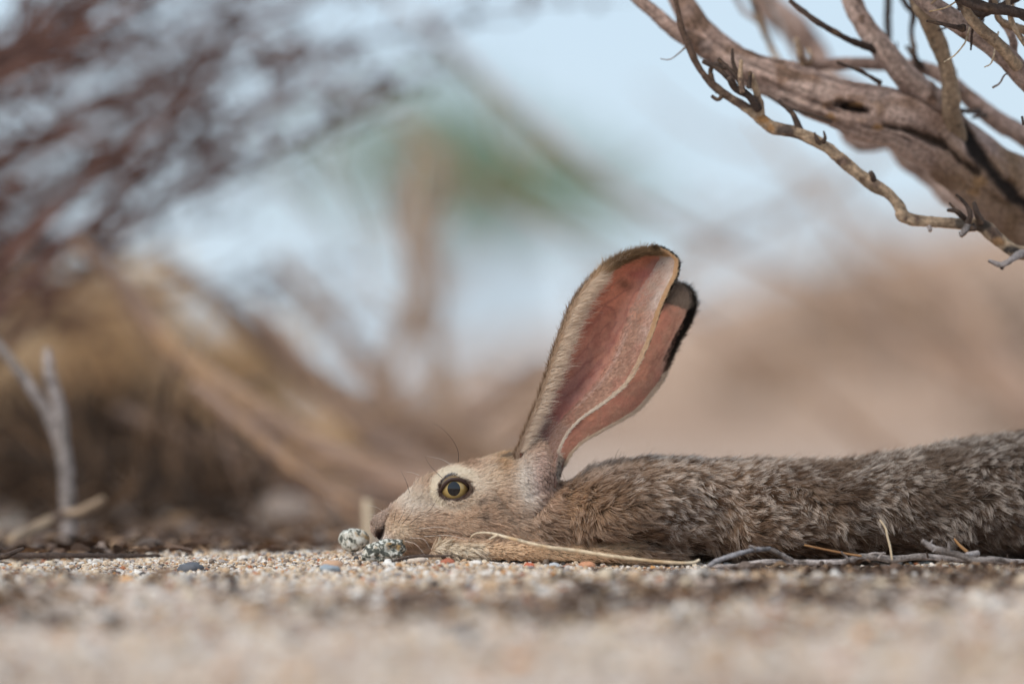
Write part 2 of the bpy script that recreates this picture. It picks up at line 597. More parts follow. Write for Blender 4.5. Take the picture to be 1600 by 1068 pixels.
def paint_main(V, C):
    px, py = proj(V)
    front = V[:, 1] < 0.14
    # rotted knot hole
    k = np.exp(-(((px - 1332) * 0.97 + (py - 168) * 0.24) / 30) ** 2 - (((py - 168) * 0.97 - (px - 1332) * 0.24) / 8.5) ** 2) * front
    rim = np.exp(-((np.hypot((px - 1330) / 44, (py - 170) / 19) - 1) / 0.22) ** 2) * front
    V = V.copy()
    k = k * (0.8 + 0.5 * fbm(V, 130, 3, 8))
    V[:, 1] += 0.010 * smooth(0.25, 0.8, k) - 0.0012 * rim
    nz = fbm(V, 220, 3, 4)
    rim = rim * smooth(-0.2, 0.5, nz)
    C = C * (1 - 0.55 * rim[:, None]) + lin(150, 116, 84) * 0.55 * rim[:, None]
    dk = smooth(0.3, 0.7, k + 0.25 * nz * (k > 0.1))[:, None]
    C = C * (1 - dk) + lin(48, 36, 30) * dk
    # orange flaking bark spots
    for (a, b, ra, rb) in ((1245, 178, 9, 6), (1296, 183, 10, 9), (1372, 198, 12, 6), (1530, 285, 16, 11), (1520, 300, 14, 8), (1338, 163, 14, 4)):
        g = smooth(0.4, 0.8, np.exp(-((px - a) / ra) ** 2 - ((py - b) / rb) ** 2) + 0.2 * nz)[:, None] * front[:, None]
        C = C * (1 - g) + lin(172, 134, 96) * g
    w = (0.6 * smooth(1420, 1520, px) * smooth(-0.4, 0.4, fbm(V, 50, 3, 14)))[:, None]
    C = C * (1 - w) + lin(150, 122, 94) * w
    # blackened weathered seam running down the trunk
    seam = polydist(px, py, [(1486, 172), (1505, 205), (1545, 262), (1580, 300), (1640, 350)])
    wdt = 15 + 9 * fbm(V, 90, 2, 3)
    g = (smooth(1.0, 0.4, seam / wdt) * front)[:, None]
    C = C * (1 - g) + lin(50, 44, 42) * g
    V[:, 1] += 0.006 * g[:, 0]
    seam2 = polydist(px, py, [(1380, 196), (1430, 206), (1470, 222), (1500, 250), (1530, 270)])
    g = (smooth(1.0, 0.3, seam2 / (8 + 6 * fbm(V, 120, 2, 6))) * front)[:, None]
    C = C * (1 - g) + lin(70, 56, 46) * g
    V[:, 1] += 0.005 * g[:, 0]
    crease = polydist(px, py, [(1150, 118), (1230, 145), (1300, 172)])
    V[:, 1] += 0.0035 * np.exp(-(crease / 6) ** 2) * front
    return V, C


stem('trunk', [(1010, -110, .15, 13), (1045, -35, .14, 15), (1075, 18, .13, 18), (1097, 57, .13, 25), (1153, 99, .12, 29), (1221, 129, .12, 35),
               (1302, 160, .12, 38), (1382, 181, .12, 41), (1423, 195, .12, 43), (1483, 229, .13, 50), (1543, 282, .14, 56), (1600, 320, .15, 56),
               (1700, 405, .16, 56), (1850, 570, .17, 62), (1980, 760, .17, 72), (2045, 910, .16, 92)],
     BARK, shrub, 72, 0.18, 21, M_bark, 26.0, 520, paint_main)
stem('limb', [(1118, 82, .12, 12), (1090, 68, .115, 13), (1060, 50, .11, 13), (1020, 18, .11, 11), (985, -12, .11, 10), (930, -70, .12, 9)],
     BARK, shrub, 18, 0.12, 22, M_bark)
stem('limb', [(1500, 205, .14, 20), (1463, 162, .12, 20), (1415, 121, .11, 18), (1374, 72, .11, 17), (1346, 32, .12, 15), (1330, 0, .13, 15), (1300, -80, .15, 13)],
     BARK, shrub, 22, 0.13, 23, M_bark)
stem('limb', [(1500, 240, .135, 18), (1491, 200, .118, 17), (1486, 170, .105, 15), (1481, 113, .095, 12), (1463, 60, .09, 13), (1443, 20, .08, 12), (1428, -10, .08, 12), (1400, -90, .06, 10)],
     [c * .86 for c in TAN], shrub, 20, 0.13, 24, M_bark)
stem('limb', [(1245, 110, .2, 7), (1262, 103, .2, 9), (1322, 99, .2, 10), (1382, 101, .2, 10), (1435, 104, .19, 10), (1475, 121, .18, 12), (1523, 161, .18, 14),
              (1564, 193, .18, 15), (1605, 216, .18, 16), (1700, 290, .17, 20), (1850, 520, .17, 34)], BARK, shrub, 20, 0.12, 25, M_bark)
stem('limb', [(1395, -50, .03, 13), (1447, 2, .03, 15), (1503, 41, .03, 17), (1556, 76, .03, 17), (1600, 118, .04, 19), (1700, 215, .06, 24), (1830, 430, .1, 32), (1900, 620, .14, 40)],
     BARK, shrub, 22, 0.13, 26, M_bark)
stem('branch', [(1485, -40, 0.0, 8), (1500, 0, 0.0, 9), (1522, 34, 0.0, 9), (1564, 73, 0.01, 9), (1590, 105, .02, 10)], TAN, shrub, 14, 0.13, 27, M_bark)
stem('branch', [(1460, -30, -.01, 6), (1507, 0, -.01, 9), (1544, 13, -.01, 9), (1602, 25, 0, 9), (1700, 90, .02, 12), (1780, 330, .05, 16)], DARK, shrub, 14, 0.2, 28, M_bark)
stem('branch', [(1314, 190, .3, 10), (1335, 222, .3, 14), (1366, 226, .3, 12), (1392, 224, .3, 12), (1425, 250, .3, 17), (1463, 282, .3, 18), (1503, 314, .29, 18),
                (1545, 342, .28, 17), (1590, 372, .26, 18), (1700, 450, .22, 26)], BARK, shrub, 18, 0.28, 29, M_bark)
stem('limb', [(1165, -60, .6, 20), (1200, 8, .6, 22), (1242, 44, .6, 21), (1278, 84, .6, 18), (1302, 125, .58, 18), (1400, 190, .5, 22), (1640, 380, .35, 30)], BARK, shrub, 16, 0.15, 30, M_bark)
stem('branch', [(1160, -40, .3, 5), (1175, 0, .3, 5), (1190, 40, .3, 5.5), (1214, 90, .3, 5), (1250, 130, .25, 6)], TAN, shrub, 10, 0.15, 31, M_bark)
stem('branch', [(1138, -30, .35, 4), (1160, 15, .35, 4.5), (1183, 32, .33, 5)], GREY, shrub, 8, 0.15, 32)
stem('branch', [(1188, -20, .4, 4), (1215, 30, .4, 4), (1245, 95, .38, 4), (1260, 120, .3, 5)], GREY, shrub, 8, 0.15, 33)
stem('branch', [(1386, -40, .25, 6), (1387, 0, .25, 6), (1389, 70, .24, 7), (1400, 115, .2, 7)], DARK, shrub, 10, 0.2, 34)
stem('branch', [(1400, -20, .2, 5), (1416, 8, .2, 5), (1427, 22, .2, 5), (1424, 50, .2, 4), (1430, 90, .19, 5), (1436, 130, .18, 5)], DARK, shrub, 10, 0.25, 35)
stem('branch', [(1234, 0, .08, 3.5), (1250, 14, .08, 4), (1282, 37, .08, 4.5), (1322, 60, .09, 5), (1352, 72, .1, 6), (1375, 82, .11, 7)], DARK, shrub, 10, 0.15, 36)
stem('branch', [(1600, -10, .02, 7), (1565, 10, .02, 6), (1530, 22, .02, 6), (1510, 8, .02, 5)], DARK, shrub, 10, 0.2, 37)
stem('branch', [(1640, 60, .03, 8), (1585, 42, .03, 7), (1560, 30, .02, 5), (1555, 5, .02, 4), (1540, -20, .02, 4)], TAN, shrub, 10, 0.2, 38)
stem('branch', [(1585, 90, .05, 7), (1580, 55, .05, 6), (1562, 30, .05, 5), (1545, -10, .05, 5)], BARK, shrub, 10, 0.2, 39)
stem('branch', [(1640, 110, .0, 5), (1600, 65, .0, 5), (1580, 32, .0, 4), (1574, -8, .0, 4)], TAN, shrub, 10, 0.2, 40)


def paint_twig(V, C):
    px, py = proj(V)
    nz = fbm(V, 150, 3, 2)
    # brown-black upper stretch, orange flakes, grey knots
    g = smooth(1165, 1120, px + 20 * nz)[:, None]
    C = C * (1 - g) + lin(104, 84, 72) * g
    for (a, b, ra, rb, c) in ((1193, 186, 12, 8, (182, 138, 92)), (1205, 200, 8, 7, (178, 138, 98)), (1226, 202, 16, 9, (96, 84, 76)), (1348, 280, 7, 6, (110, 90, 74)),
                              (1502, 349, 12, 12, (124, 112, 100)), (1535, 352, 14, 11, (80, 70, 62)), (1560, 378, 14, 8, (166, 130, 94)), (1582, 390, 16, 9, (84, 76, 70))):
        w = smooth(0.35, 0.7, np.exp(-((px - a) / ra) ** 2 - ((py - b) / rb) ** 2) + 0.22 * nz)[:, None]
        C = C * (1 - w) + lin(*c) * w
    return V, C


stem('branch', [(1040, -60, .05, 3), (1056, 2, .05, 4), (1064, 40, .05, 4.5), (1075, 70, .05, 5), (1097, 113, .05, 5.5), (1129, 145, .05, 7), (1173, 173, .05, 8.5), (1205, 198, .05, 9.5),
                (1254, 210, .05, 9), (1294, 233, .05, 8.5), (1350, 278, .05, 9.5), (1386, 302, .05, 9.5), (1405, 322, .05, 10), (1413, 338, .05, 11), (1432, 343, .05, 9.5), (1491, 348, .05, 9),
                (1531, 352, .05, 11), (1560, 374, .05, 10), (1584, 392, .05, 11), (1625, 402, .06, 13), (1720, 440, .1, 16), (1850, 600, .15, 22)],
     TAN, shrub, 18, 0.26, 41, M_bark, 60.0, 340, paint_twig)
SPURS = [
    ([(1187, 180, .05, 8), (1184, 150, .045, 6), (1174, 117, .04, 4)], TAN), ([(1186, 172, .045, 7), (1170, 150, .04, 6), (1150, 138, .04, 6), (1140, 122, .035, 5)], DARK),
    ([(1165, 150, .04, 4), (1150, 120, .04, 4), (1122, 92, .04, 3)], DARK), ([(1160, 145, .035, 4), (1157, 118, .035, 4), (1158, 94, .035, 3)], TAN),
    ([(1158, 125, .04, 3), (1146, 100, .04, 3), (1144, 76, .04, 2)], DARK), ([(1150, 135, .04, 4), (1122, 108, .04, 4), (1098, 96, .04, 3)], DARK),
    ([(1170, 138, .035, 4), (1172, 112, .035, 3)], DARK), ([(1122, 145, .05, 4), (1110, 112, .05, 4), (1122, 100, .045, 4), (1135, 105, .04, 5)], DARK),
    ([(1130, 146, .05, 4), (1122, 156, .045, 3), (1112, 150, .045, 2.5)], DARK), ([(1252, 207, .05, 6), (1238, 178, .05, 4), (1216, 157, .05, 3)], DARK),
    ([(1283, 226, .05, 6), (1276, 217, .045, 3), (1273, 207, .045, 1.5)], DARK), ([(1284, 226, .05, 5), (1289, 216, .045, 3), (1287, 205, .045, 1.5)], DARK),
    ([(1366, 286, .05, 5), (1364, 276, .045, 4), (1360, 268, .045, 3)], DARK), ([(1452, 352, .05, 4), (1453, 360, .045, 3)], GREY),
    ([(1508, 342, .045, 5), (1494, 330, .04, 4), (1480, 328, .04, 2.5)], DARK), ([(1496, 332, .04, 3), (1488, 322, .04, 2.5), (1483, 317, .04, 2)], DARK),
    ([(1512, 352, .04, 6), (1506, 362, .035, 5), (1501, 369, .035, 3)], GREY), ([(1512, 350, .04, 5), (1516, 335, .035, 4), (1508, 318, .035, 3), (1494, 304, .035, 2)], DARK),
    ([(1534, 348, .045, 7), (1526, 332, .04, 5), (1522, 316, .04, 3)], DARK), ([(1524, 354, .04, 6), (1512, 358, .04, 5), (1500, 366, .04, 3)], DARK),
    ([(1598, 394, .05, 7), (1580, 406, .04, 5), (1566, 414, .04, 5), (1556, 411, .04, 4), (1545, 407, .04, 3)], GREY), ([(1568, 412, .04, 4), (1565, 420, .04, 3)], DARK),
    ([(1075, 70, .05, 2), (1060, 84, .05, 1.2), (1046, 93, .05, 1), (1032, 92, .05, .8)], GREY), ([(1515, 43, .02, 1.3), (1508, 66, .01, 1.4), (1492, 86, .01, 1.2), (1475, 97, .01, 1)], STRAW),
    ([(1560, 50, .02, 1.4), (1555, 75, .01, 1.5), (1549, 98, .01, 1.3), (1538, 105, .01, 1)], STRAW), ([(1578, 116, .03, 1.4), (1570, 117, .02, 1.4), (1562, 130, .02, 1.6), (1551, 137, .02, 2)], GREY),
    ([(1500, -2, .0, 1.3), (1478, 12, .0, 1.4), (1452, 18, .0, 1)], STRAW), ([(1505, 44, .01, 7), (1492, 42, .0, 4), (1470, 37, .0, 3), (1448, 33, .0, 2)], DARK),
    ([(1440, 105, .18, 6), (1430, 92, .17, 4), (1416, 72, .17, 2.5)], DARK), ([(1400, 102, .19, 4), (1400, 80, .19, 3), (1401, 66, .19, 1.5)], DARK),
    ([(1376, 130, .1, 4), (1345, 112, .09, 3), (1308, 97, .09, 3)], DARK), ([(1530, 174, .15, 5), (1510, 174, .13, 4), (1490, 172, .11, 4)], DARK),
    ([(1540, 180, .17, 5), (1528, 182, .16, 3), (1518, 184, .16, 2)], DARK), ([(1493, 120, .17, 3), (1493, 108, .17, 1.5)], DARK),
    ([(1258, 108, .2, 6), (1250, 85, .19, 5), (1244, 60, .19, 4)], TAN), ([(1262, 104, .2, 4), (1268, 90, .19, 3), (1262, 76, .19, 2)], TAN),
    ([(1200, 150, .08, 2), (1232, 168, .08, 2.3), (1262, 178, .09, 2.3), (1300, 190, .1, 3)], DARK), ([(1600, 195, .03, 3), (1597, 182, .03, 2)], DARK),
]
for k in range(9):
    x0, y0 = 1500 + 13 * k, -25
    a = math.radians((-60, 20, -35, 50, -20, 65, 5, -50, 35)[k])
    L_ = (55, 70, 95, 50, 110, 60, 90, 75, 60)[k]
    pts = [(x0, y0, .02 + .03 * (k % 4), 4)]
    for q in (.35, .7, 1):
        pts.append((x0 + L_ * q * math.sin(a) + 6 * math.sin(9 * q + k), y0 + L_ * q * math.cos(a) + 5 * math.cos(7 * q + k), .02 + .03 * (k % 4), 4.2 - 2.6 * q))
    SPURS.append((pts, DARK if k % 3 else TAN))
for k, (pts, cols) in enumerate(SPURS):
    stem('twig', pts, cols, shrub, 8, 0.22, 60 + k, M_twig, 90.0)
# unseen upper crown of the shrub, added overhead to shade the animal's hind end
crown = MB()
for k in range(40):
    a0 = P(1220 + 20 * k, -100 - rng.uniform(0, 90), rng.uniform(-0.32, 0.4))
    d0 = np.array([rng.uniform(-0.6, 0.3), rng.uniform(-0.5, 0.4), rng.uniform(0.3, 0.9)])
    pts = [a0]
    for q in range(5):
        d0 = d0 + rng.normal(0, 0.2, 3)
        pts.append(pts[-1] + d0 / np.linalg.norm(d0) * 0.11)
    if proj(np.array(pts))[1].max() > -40:
        continue
    V, F = tube(catmull(pts, 18), np.linspace(0.007, 0.002, 18), 7, 0.15, k)
    crown.add(V, F, bark_tone(V, BARK, k))
    for q in range(16):
        b0 = pts[rng.integers(1, 6)] + rng.normal(0, 0.004, 3)
        dd = rng.normal(0, 1, 3)
        dd /= np.linalg.norm(dd)
        tp = [b0, b0 + dd * 0.05, b0 + dd * 0.09 + rng.normal(0, .02, 3), b0 + dd * 0.14 + rng.normal(0, .03, 3)]
        if proj(np.array(tp))[1].max() > -25:
            continue
        V, F = tube(catmull(tp, 8), np.linspace(0.002, 0.0007, 8), 5)
        crown.add(V, F, bark_tone(V, RED, q))
put('crown', crown.mesh('crown'), M_twig, shrub, kind='stuff')

# ---- stalks and sticks on the ground around the animal
g = thing('grass_stalk', P(1085, 880, -0.07), 'long pale dry grass stalk lying across the forearm, forked at its tip', 'stalk')
stem('culm', [(735, 842, -.052, 1.0), (738, 836, -.056, 1.2), (748, 832, -.06, 1.5), (770, 833, -.064, 2), (800, 841, -.068, 2.4), (850, 853, -.072, 2.8), (900, 860, -.074, 3), (960, 869, -.076, 3),
              (1020, 876, -.078, 2.8), (1070, 879, -.078, 2.6), (1085, 878, -.078, 2.6), (1093, 874, -.078, 2.2)], STRAW, g, 10, 0.08, 3, M_straw)
stem('culm', [(778, 835, -.066, 1.8), (772, 838, -.066, 1.8), (764, 842, -.066, 1.0)], STRAW, g, 8, 0.05, 4, M_straw)
g = thing('grey_stick', P(1400, 878, -0.055), 'long weathered grey stick lying along the belly with thorny spurs', 'stick')
stem('shaft', [(1105, 884, -.05, 3), (1150, 884, -.055, 4), (1185, 878, -.06, 4), (1240, 878, -.06, 4.5), (1310, 878, -.06, 5), (1338, 872, -.058, 6), (1362, 869, -.056, 6), (1395, 873, -.055, 5.5),
               (1440, 869, -.05, 5), (1490, 873, -.045, 5), (1560, 876, -.04, 5), (1640, 880, -.04, 5), (1720, 884, -.04, 4)], GREY, g, 12, 0.18, 5)
stem('branch', [(1240, 877, -.06, 4), (1228, 870, -.062, 4), (1212, 861, -.066, 4), (1202, 857, -.067, 3.5)], GREY, g, 10, 0.12, 6)
for k, pts in enumerate(([(1355, 868, -.056, 3), (1364, 864, -.058, 2), (1384, 864, -.06, 1.2)], [(1450, 870, -.055, 2), (1448, 862, -.06, 1)], [(1472, 874, -.055, 2), (1470, 882, -.058, 1)],
                         [(1284, 878, -.064, 4), (1283, 884, -.066, 3)], [(1326, 873, -.062, 2), (1314, 861, -.064, 1.2)], [(1372, 872, -.06, 2), (1381, 862, -.062, 1)])):
    stem('spur', pts, DARK if k in (1, 2, 3) else GREY, g, 7, 0.1, 70 + k)
g = thing('grey_twig', P(1105, 884, -0.07), 'bowed bluish grey twig arched off the ground, resting on the long stick', 'twig')
stem('shaft', [(1108, 884, -.085, 3.5), (1120, 876, -.085, 4), (1142, 868, -.084, 4), (1175, 859, -.082, 4), (1196, 857, -.08, 3.5), (1203, 856, -.078, 3)], [c * np.array([.9, .98, 1.08]) for c in GREY], g, 10, 0.12, 7)
stem('spur', [(1182, 858, -.083, 3), (1175, 853, -.084, 2), (1170, 853, -.084, 1.5)], GREY, g, 7, 0.1, 8)
g = thing('thorny_stick', P(1560, 878, -0.06), 'pale thorny stick with a broken upturned end, lying across the long stick', 'stick')
stem('shaft', [(1440, 845, -.07, 4.5), (1452, 851, -.07, 5), (1466, 859, -.07, 5.5), (1484, 863, -.07, 5.5), (1505, 869, -.07, 5.5), (1525, 875, -.07, 5.5), (1550, 873, -.068, 4.5), (1600, 879, -.06, 4), (1680, 886, -.06, 4)],
     GREY, g, 12, 0.14, 9)
for k, pts in enumerate(([(1453, 850, -.07, 2.2), (1457, 843, -.072, 1)], [(1484, 862, -.07, 4), (1483, 854, -.072, 3), (1482, 846, -.072, 1)], [(1461, 858, -.072, 1.5), (1457, 862, -.074, .8)],
                         [(1510, 866, -.066, 4), (1528, 864, -.06, 5)], [(1575, 875, -.06, 2), (1574, 866, -.062, 1)])):
    stem('spur', pts, GREY if k != 4 else DARK, g, 7, 0.1, 80 + k)
g = thing('upright_straw', P(1395, 872, -0.06), 'thin upright straw coloured stem leaning on the grey stick', 'stem')
stem('culm', [(1394, 874, -.06, 1.5), (1391, 855, -.06, 1.8), (1386, 835, -.06, 1.8), (1384, 825, -.06, 1.8), (1375, 812, -.06, 1.3)], STRAW, g, 8, 0.1, 11, M_straw)
g = thing('orange_stem', P(1345, 868, -0.06), 'thin orange dry stem slanting above the grey stick', 'stem')
stem('culm', [(1257, 851, -.066, 1.3), (1290, 858, -.064, 1.5), (1320, 864, -.062, 1.6), (1346, 868, -.06, 1.6)], ORANGE, g, 8, 0.08, 12, M_straw)
g = thing('dry_leaf', P(1540, 864, -0.05), 'small curled brown dry leaf stub behind the thorny stick', 'leaf')
stem('blade', [(1512, 862, -.05, 2.5), (1500, 852, -.05, 2.4), (1491, 841, -.05, 1.4)], ORANGE, g, 6, 0.1, 13, M_straw)
g = thing('leaf_sliver', P(660, 872, -0.055), 'thin dark brown curled leaf sliver in front of the chin', 'leaf')
stem('blade', [(612, 877, -.062, 1.2), (630, 872, -.06, 2.2), (655, 868, -.056, 2.6), (690, 868, -.056, 1.8), (706, 867, -.054, 1)], DARK, g, 8, 0.15, 14)
g = thing('dark_stick', P(115, 868, 0.02), 'dark half buried stick lying on the gravel near the forked stem', 'stick')
stem('shaft', [(-60, 869, .03, 4), (10, 868, .03, 4), (90, 867, .03, 4.5), (180, 868, .03, 4), (250, 868, .03, 2.5)], DARK, g, 10, 0.25, 15)
g = thing('broken_twig', P(-10, 868, -0.05), 'short dark broken twig poking up beside the half buried stick', 'twig')
stem('shaft', [(-40, 876, -.05, 4), (0, 870, -.05, 4), (22, 862, -.05, 4), (37, 856, -.05, 2.5)], DARK, g, 10, 0.25, 16)
for k, (pts, lab) in enumerate((
        ([(165, 925, -.4, 5), (176, 908, -.4, 4), (178, 890, -.4, 3)], 'short dark twig stub standing up out of the open sand'),
        ([(1120, 902, -.3, 7), (1220, 922, -.36, 8), (1290, 950, -.45, 8), (1340, 962, -.5, 6)], 'dark stick slanting across the open sand in front of the belly'),
        ([(690, 905, -.3, 3), (760, 908, -.3, 3.5), (840, 902, -.3, 3)], 'thin brown stick half sunk in the sand in front of the paw'),
        ([(980, 930, -.4, 7), (1080, 922, -.4, 6), (1150, 935, -.4, 5)], 'orange brown stick on the sand in front of the shoulder'))):
    path, rad = px_path(pts)
    lift = gz(path[:, 0], path[:, 1]) + rad * 0.6
    if k:
        path[:, 2] = lift
    else:
        path[:, 2] += gz(path[0, 0], path[0, 1]) - path[0, 2]
    V, F = tube(path, rad, 9, 0.2, k)
    put('fallen_twig', mesh_np('fallen_twig', V, F, bark_tone(V, ORANGE if k == 3 else DARK, k)), M_twig, None, lab, 'twig')


# ---- leaf litter (uncountable)
def litter(n, boxes, size, cols, name, label, seed):
    r = np.random.default_rng(seed)
    mb = MB()
    for k in range(n):
        pxc, sx, y0, y1 = boxes[r.integers(len(boxes))]
        y = r.uniform(y0, y1)
        x = (pxc + r.normal(0, sx) - 800) * S * (D + y) / D
        L = size * r.lognormal(0, 0.4)
        w = L * r.uniform(0.05, 0.3)
        a = r.uniform(0, 6.28)
        d = np.array([math.cos(a), math.sin(a), r.normal(0, .18)])
        e = np.array([-math.sin(a), math.cos(a), r.normal(0, .4)])
        c = np.array([x, y, float(gz(x, y)) + r.uniform(.0003, .004) * min(1.0, size / .01)])
        t = np.linspace(-1, 1, 5)
        ww = np.array([.15, .8, 1, .75, .1]) * w
        arch = (1 - t ** 2) * L * r.uniform(0.0, .3)
        mid = c + d * (t * L / 2)[:, None] + np.array([0, 0, 1]) * arch[:, None]
        up = np.array([0, 0, w * .35])
        V = np.vstack([mid + e * ww[:, None] + up, mid, mid - e * ww[:, None] + up])
        F = []
        for s0 in (0, 5):
            for q in range(4):
                F.append((s0 + q, s0 + q + 1, s0 + q + 6, s0 + q + 5))
        mb.add(V, np.array(F), cols[r.integers(len(cols))] * r.uniform(.6, 1.15))
    put(name, mb.mesh(name), M_twig, None, label, 'leaf litter', None, 'stuff')


LIT = [lin(*c) for c in ((112, 90, 76), (136, 110, 90), (88, 72, 62), (156, 126, 98), (124, 108, 98))]
litter(520, [(620, 110, -.62, -.42), (880, 60, -.62, -.42), (1000, 80, -.52, -.3), (1350, 70, -.58, -.38), (120, 120, -.5, -.2), (30, 60, -.62, -.4), (1180, 90, -.5, -.28)],
       0.011, LIT, 'leaf_litter', 'dark scattered leaf litter on the sand in front of the animal', 3)
litter(3400, [(1300, 150, -.22, -.08), (1480, 130, -.34, -.08), (1250, 100, -.16, -.08), (1580, 120, -.4, -.1)], 0.0048, LIT, 'brown_litter', 'fine brown plant litter under the sticks beside the belly', 4)
litter(2600, [(100, 140, .05, .7), (250, 120, .15, .9), (420, 150, .3, 1.2), (60, 100, .1, .4)], 0.012, LIT, 'shaded_litter', 'brown leaf litter below the thicket', 5)

# ------------------------------------------------------------------ out of focus growth behind
def fan(name, loc, label, cat, limbs, cols, nsub, sublen, subr, seed, twig_name='twigs', sub_dir=None, buds=0):
    """a shrub: each limb a part of its own, its finest twigs joined"""
    r = np.random.default_rng(seed)
    t = thing(name, loc, label, cat)
    fine = MB()
    for k, pts in enumerate(limbs):
        path, rad = px_path(pts, 26)
        V, F = tube(path, rad, 8, 0.15, seed + k)
        put('limb', mesh_np('limb', V, F, bark_tone(V, cols, seed + k, 18) * (1.0, .72, 1.08, .85)[k % 4]), M_twig, t)
        for q in range(nsub):
            i = r.integers(3, 26)
            b0 = path[i]
            ax = path[i] - path[i - 1]
            ax = ax / (np.linalg.norm(ax) + 1e-9)
            dd = ax + r.normal(0, 0.45, 3) if sub_dir is None else np.array(sub_dir) + r.normal(0, 0.35, 3)
            dd /= np.linalg.norm(dd)
            L = sublen * S * (D + b0[1]) / D * r.uniform(.4, 1.3)
            tp = [b0, b0 + dd * L * .5 + r.normal(0, .06, 3) * L, b0 + dd * L + r.normal(0, .16, 3) * L]
            V, F = tube(catmull(tp, 7), np.linspace(subr, subr * .4, 7) * S * (D + b0[1]) / D, 5)
            fine.add(V, F, cols[r.integers(3)] * r.uniform(.8, 1.15))
            for z in range(buds):
                c0 = tp[1] + (tp[2] - tp[1]) * r.random() + r.normal(0, .004, 3)
                fine.add(c0 + ICO * r.uniform(.7, 1.3, (12, 1)) * r.uniform(.002, .006), np.c_[ICOF, ICOF[:, 2]], cols[r.integers(3)] * r.uniform(.7, 1.1))
    if fine.n:
        put(twig_name, fine.mesh(twig_name), M_twig, t, kind='stuff')
    return t


R2 = np.random.default_rng(77)
# wide thicket at the left: twiggy boughs sweeping up to the right
limbs = []
for k in range(34):
    Y = R2.uniform(.7, 1.8)
    x0, y0 = R2.uniform(-260, -40), R2.uniform(120, 620)
    a = math.radians(R2.uniform(14, 52))
    Ln = R2.uniform(400, 980)
    r0 = R2.uniform(6, 13)
    bend = R2.uniform(-60, 60)
    limbs.append([(-330 + R2.normal(0, 40), 760, Y, r0 * 1.3), (x0, y0, Y, r0)] +
                 [(x0 + Ln * s * math.cos(a), y0 - Ln * s * math.sin(a) + bend * s * s, Y + .15 * s, r0 * (1 - .75 * s)) for s in (.25, .5, .75, 1)])
fan('thicket_shrub', P(-330, 790, 1.3), 'dense reddish brown leafless thicket of fine slanting twigs', 'shrub', limbs, RED, 19, 150, 2.8, 5, buds=3)
# lower shrub: heavy bare boughs sloping down to the right
low = [
    [(120, 380, 0.90, 9), (175, 425, 0.90, 12), (230, 500, 0.90, 14), (290, 565, 0.90, 16), (380, 625, 0.90, 17), (480, 690, 0.90, 17), (600, 745, 0.90, 20), (700, 770, 0.90, 22)],
    [(250, 400, 1.35, 10), (330, 460, 1.35, 14), (430, 545, 1.35, 18), (540, 620, 1.35, 22), (640, 660, 1.35, 24), (740, 700, 1.35, 26), (820, 760, 1.35, 30)],
    [(400, 480, 1.16, 8), (470, 560, 1.16, 12), (560, 660, 1.16, 16), (640, 720, 1.16, 20), (720, 770, 1.16, 22)],
    [(850, 560, 1.53, 12), (780, 620, 1.53, 16), (700, 680, 1.53, 20), (620, 730, 1.53, 20), (560, 775, 1.53, 22)],
    [(300, 600, 0.71, 8), (400, 680, 0.71, 12), (470, 740, 0.71, 14), (560, 800, 0.71, 15)],
    [(180, 640, 1.08, 10), (330, 700, 1.08, 14), (480, 760, 1.08, 18), (640, 790, 1.08, 22)],
    [(430, 400, 1.80, 8), (520, 500, 1.80, 12), (600, 600, 1.80, 16), (660, 690, 1.80, 20)],
    [(960, 600, 1.98, 12), (880, 640, 1.98, 14), (800, 690, 1.98, 18), (740, 740, 1.98, 22)],
]
LOW = [lin(*c) for c in ((182, 152, 132), (160, 134, 118), (196, 158, 122))]
fan('sprawling_shrub', P(700, 790, 1.3), 'sprawling bare shrub with thick pale brown boughs sloping down behind the nose', 'shrub', low, LOW, 30, 150, 2.6, 9)
# tangle of dead stems in the shade beneath the thicket
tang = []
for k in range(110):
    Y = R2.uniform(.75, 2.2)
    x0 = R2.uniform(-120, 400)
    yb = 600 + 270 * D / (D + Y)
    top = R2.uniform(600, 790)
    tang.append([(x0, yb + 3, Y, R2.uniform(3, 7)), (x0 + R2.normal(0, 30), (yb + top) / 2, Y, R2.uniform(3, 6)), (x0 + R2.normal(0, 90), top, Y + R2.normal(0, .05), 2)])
BRN = [lin(*c) for c in ((84, 68, 56), (64, 53, 45), (118, 92, 70))]  # stem colours kept dark to hold the shade beneath the thicket
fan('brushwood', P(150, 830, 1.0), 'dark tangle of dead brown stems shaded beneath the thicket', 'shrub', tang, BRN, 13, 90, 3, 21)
# pale forked stem
g = thing('forked_stem', P(105, 838, .42), 'pale grey forked dead stem standing upright in front of the dark thicket', 'stem')
stem('stalk', [(108, 842, .42, 12), (106, 800, .42, 11), (104, 745, .42, 11), (96, 690, .42, 12), (92, 640, .42, 11), (80, 600, .42, 10), (75, 560, .42, 7), (74, 545, .42, 4)],
     [c * 1.12 for c in GREY], g, 12, .1, 3, M_bark)
stem('stalk', [(98, 705, .42, 10), (80, 655, .42, 10), (55, 615, .42, 9), (15, 560, .43, 8), (-20, 520, .44, 6)], [c * .9 for c in GREY], g, 12, .1, 4, M_bark)
g = thing('leaning_stick', P(20, 842, .34), 'pale dead stick propped against the foot of the forked stem', 'stick')
stem('shaft', [(15, 845, .32, 8), (50, 828, .35, 9), (95, 806, .38, 8), (125, 800, .38, 8), (145, 790, .38, 7), (162, 778, .38, 5)], TAN, g, 10, .12, 5, M_bark)
g = thing('straw_stub', P(574, 850, .45), 'short upright straw stub behind the rounded granite stone', 'stub')
stem('culm', [(573, 858, .45, 7), (575, 820, .45, 7), (573, 782, .45, 6)], STRAW, g, 8, .1, 6, M_straw)


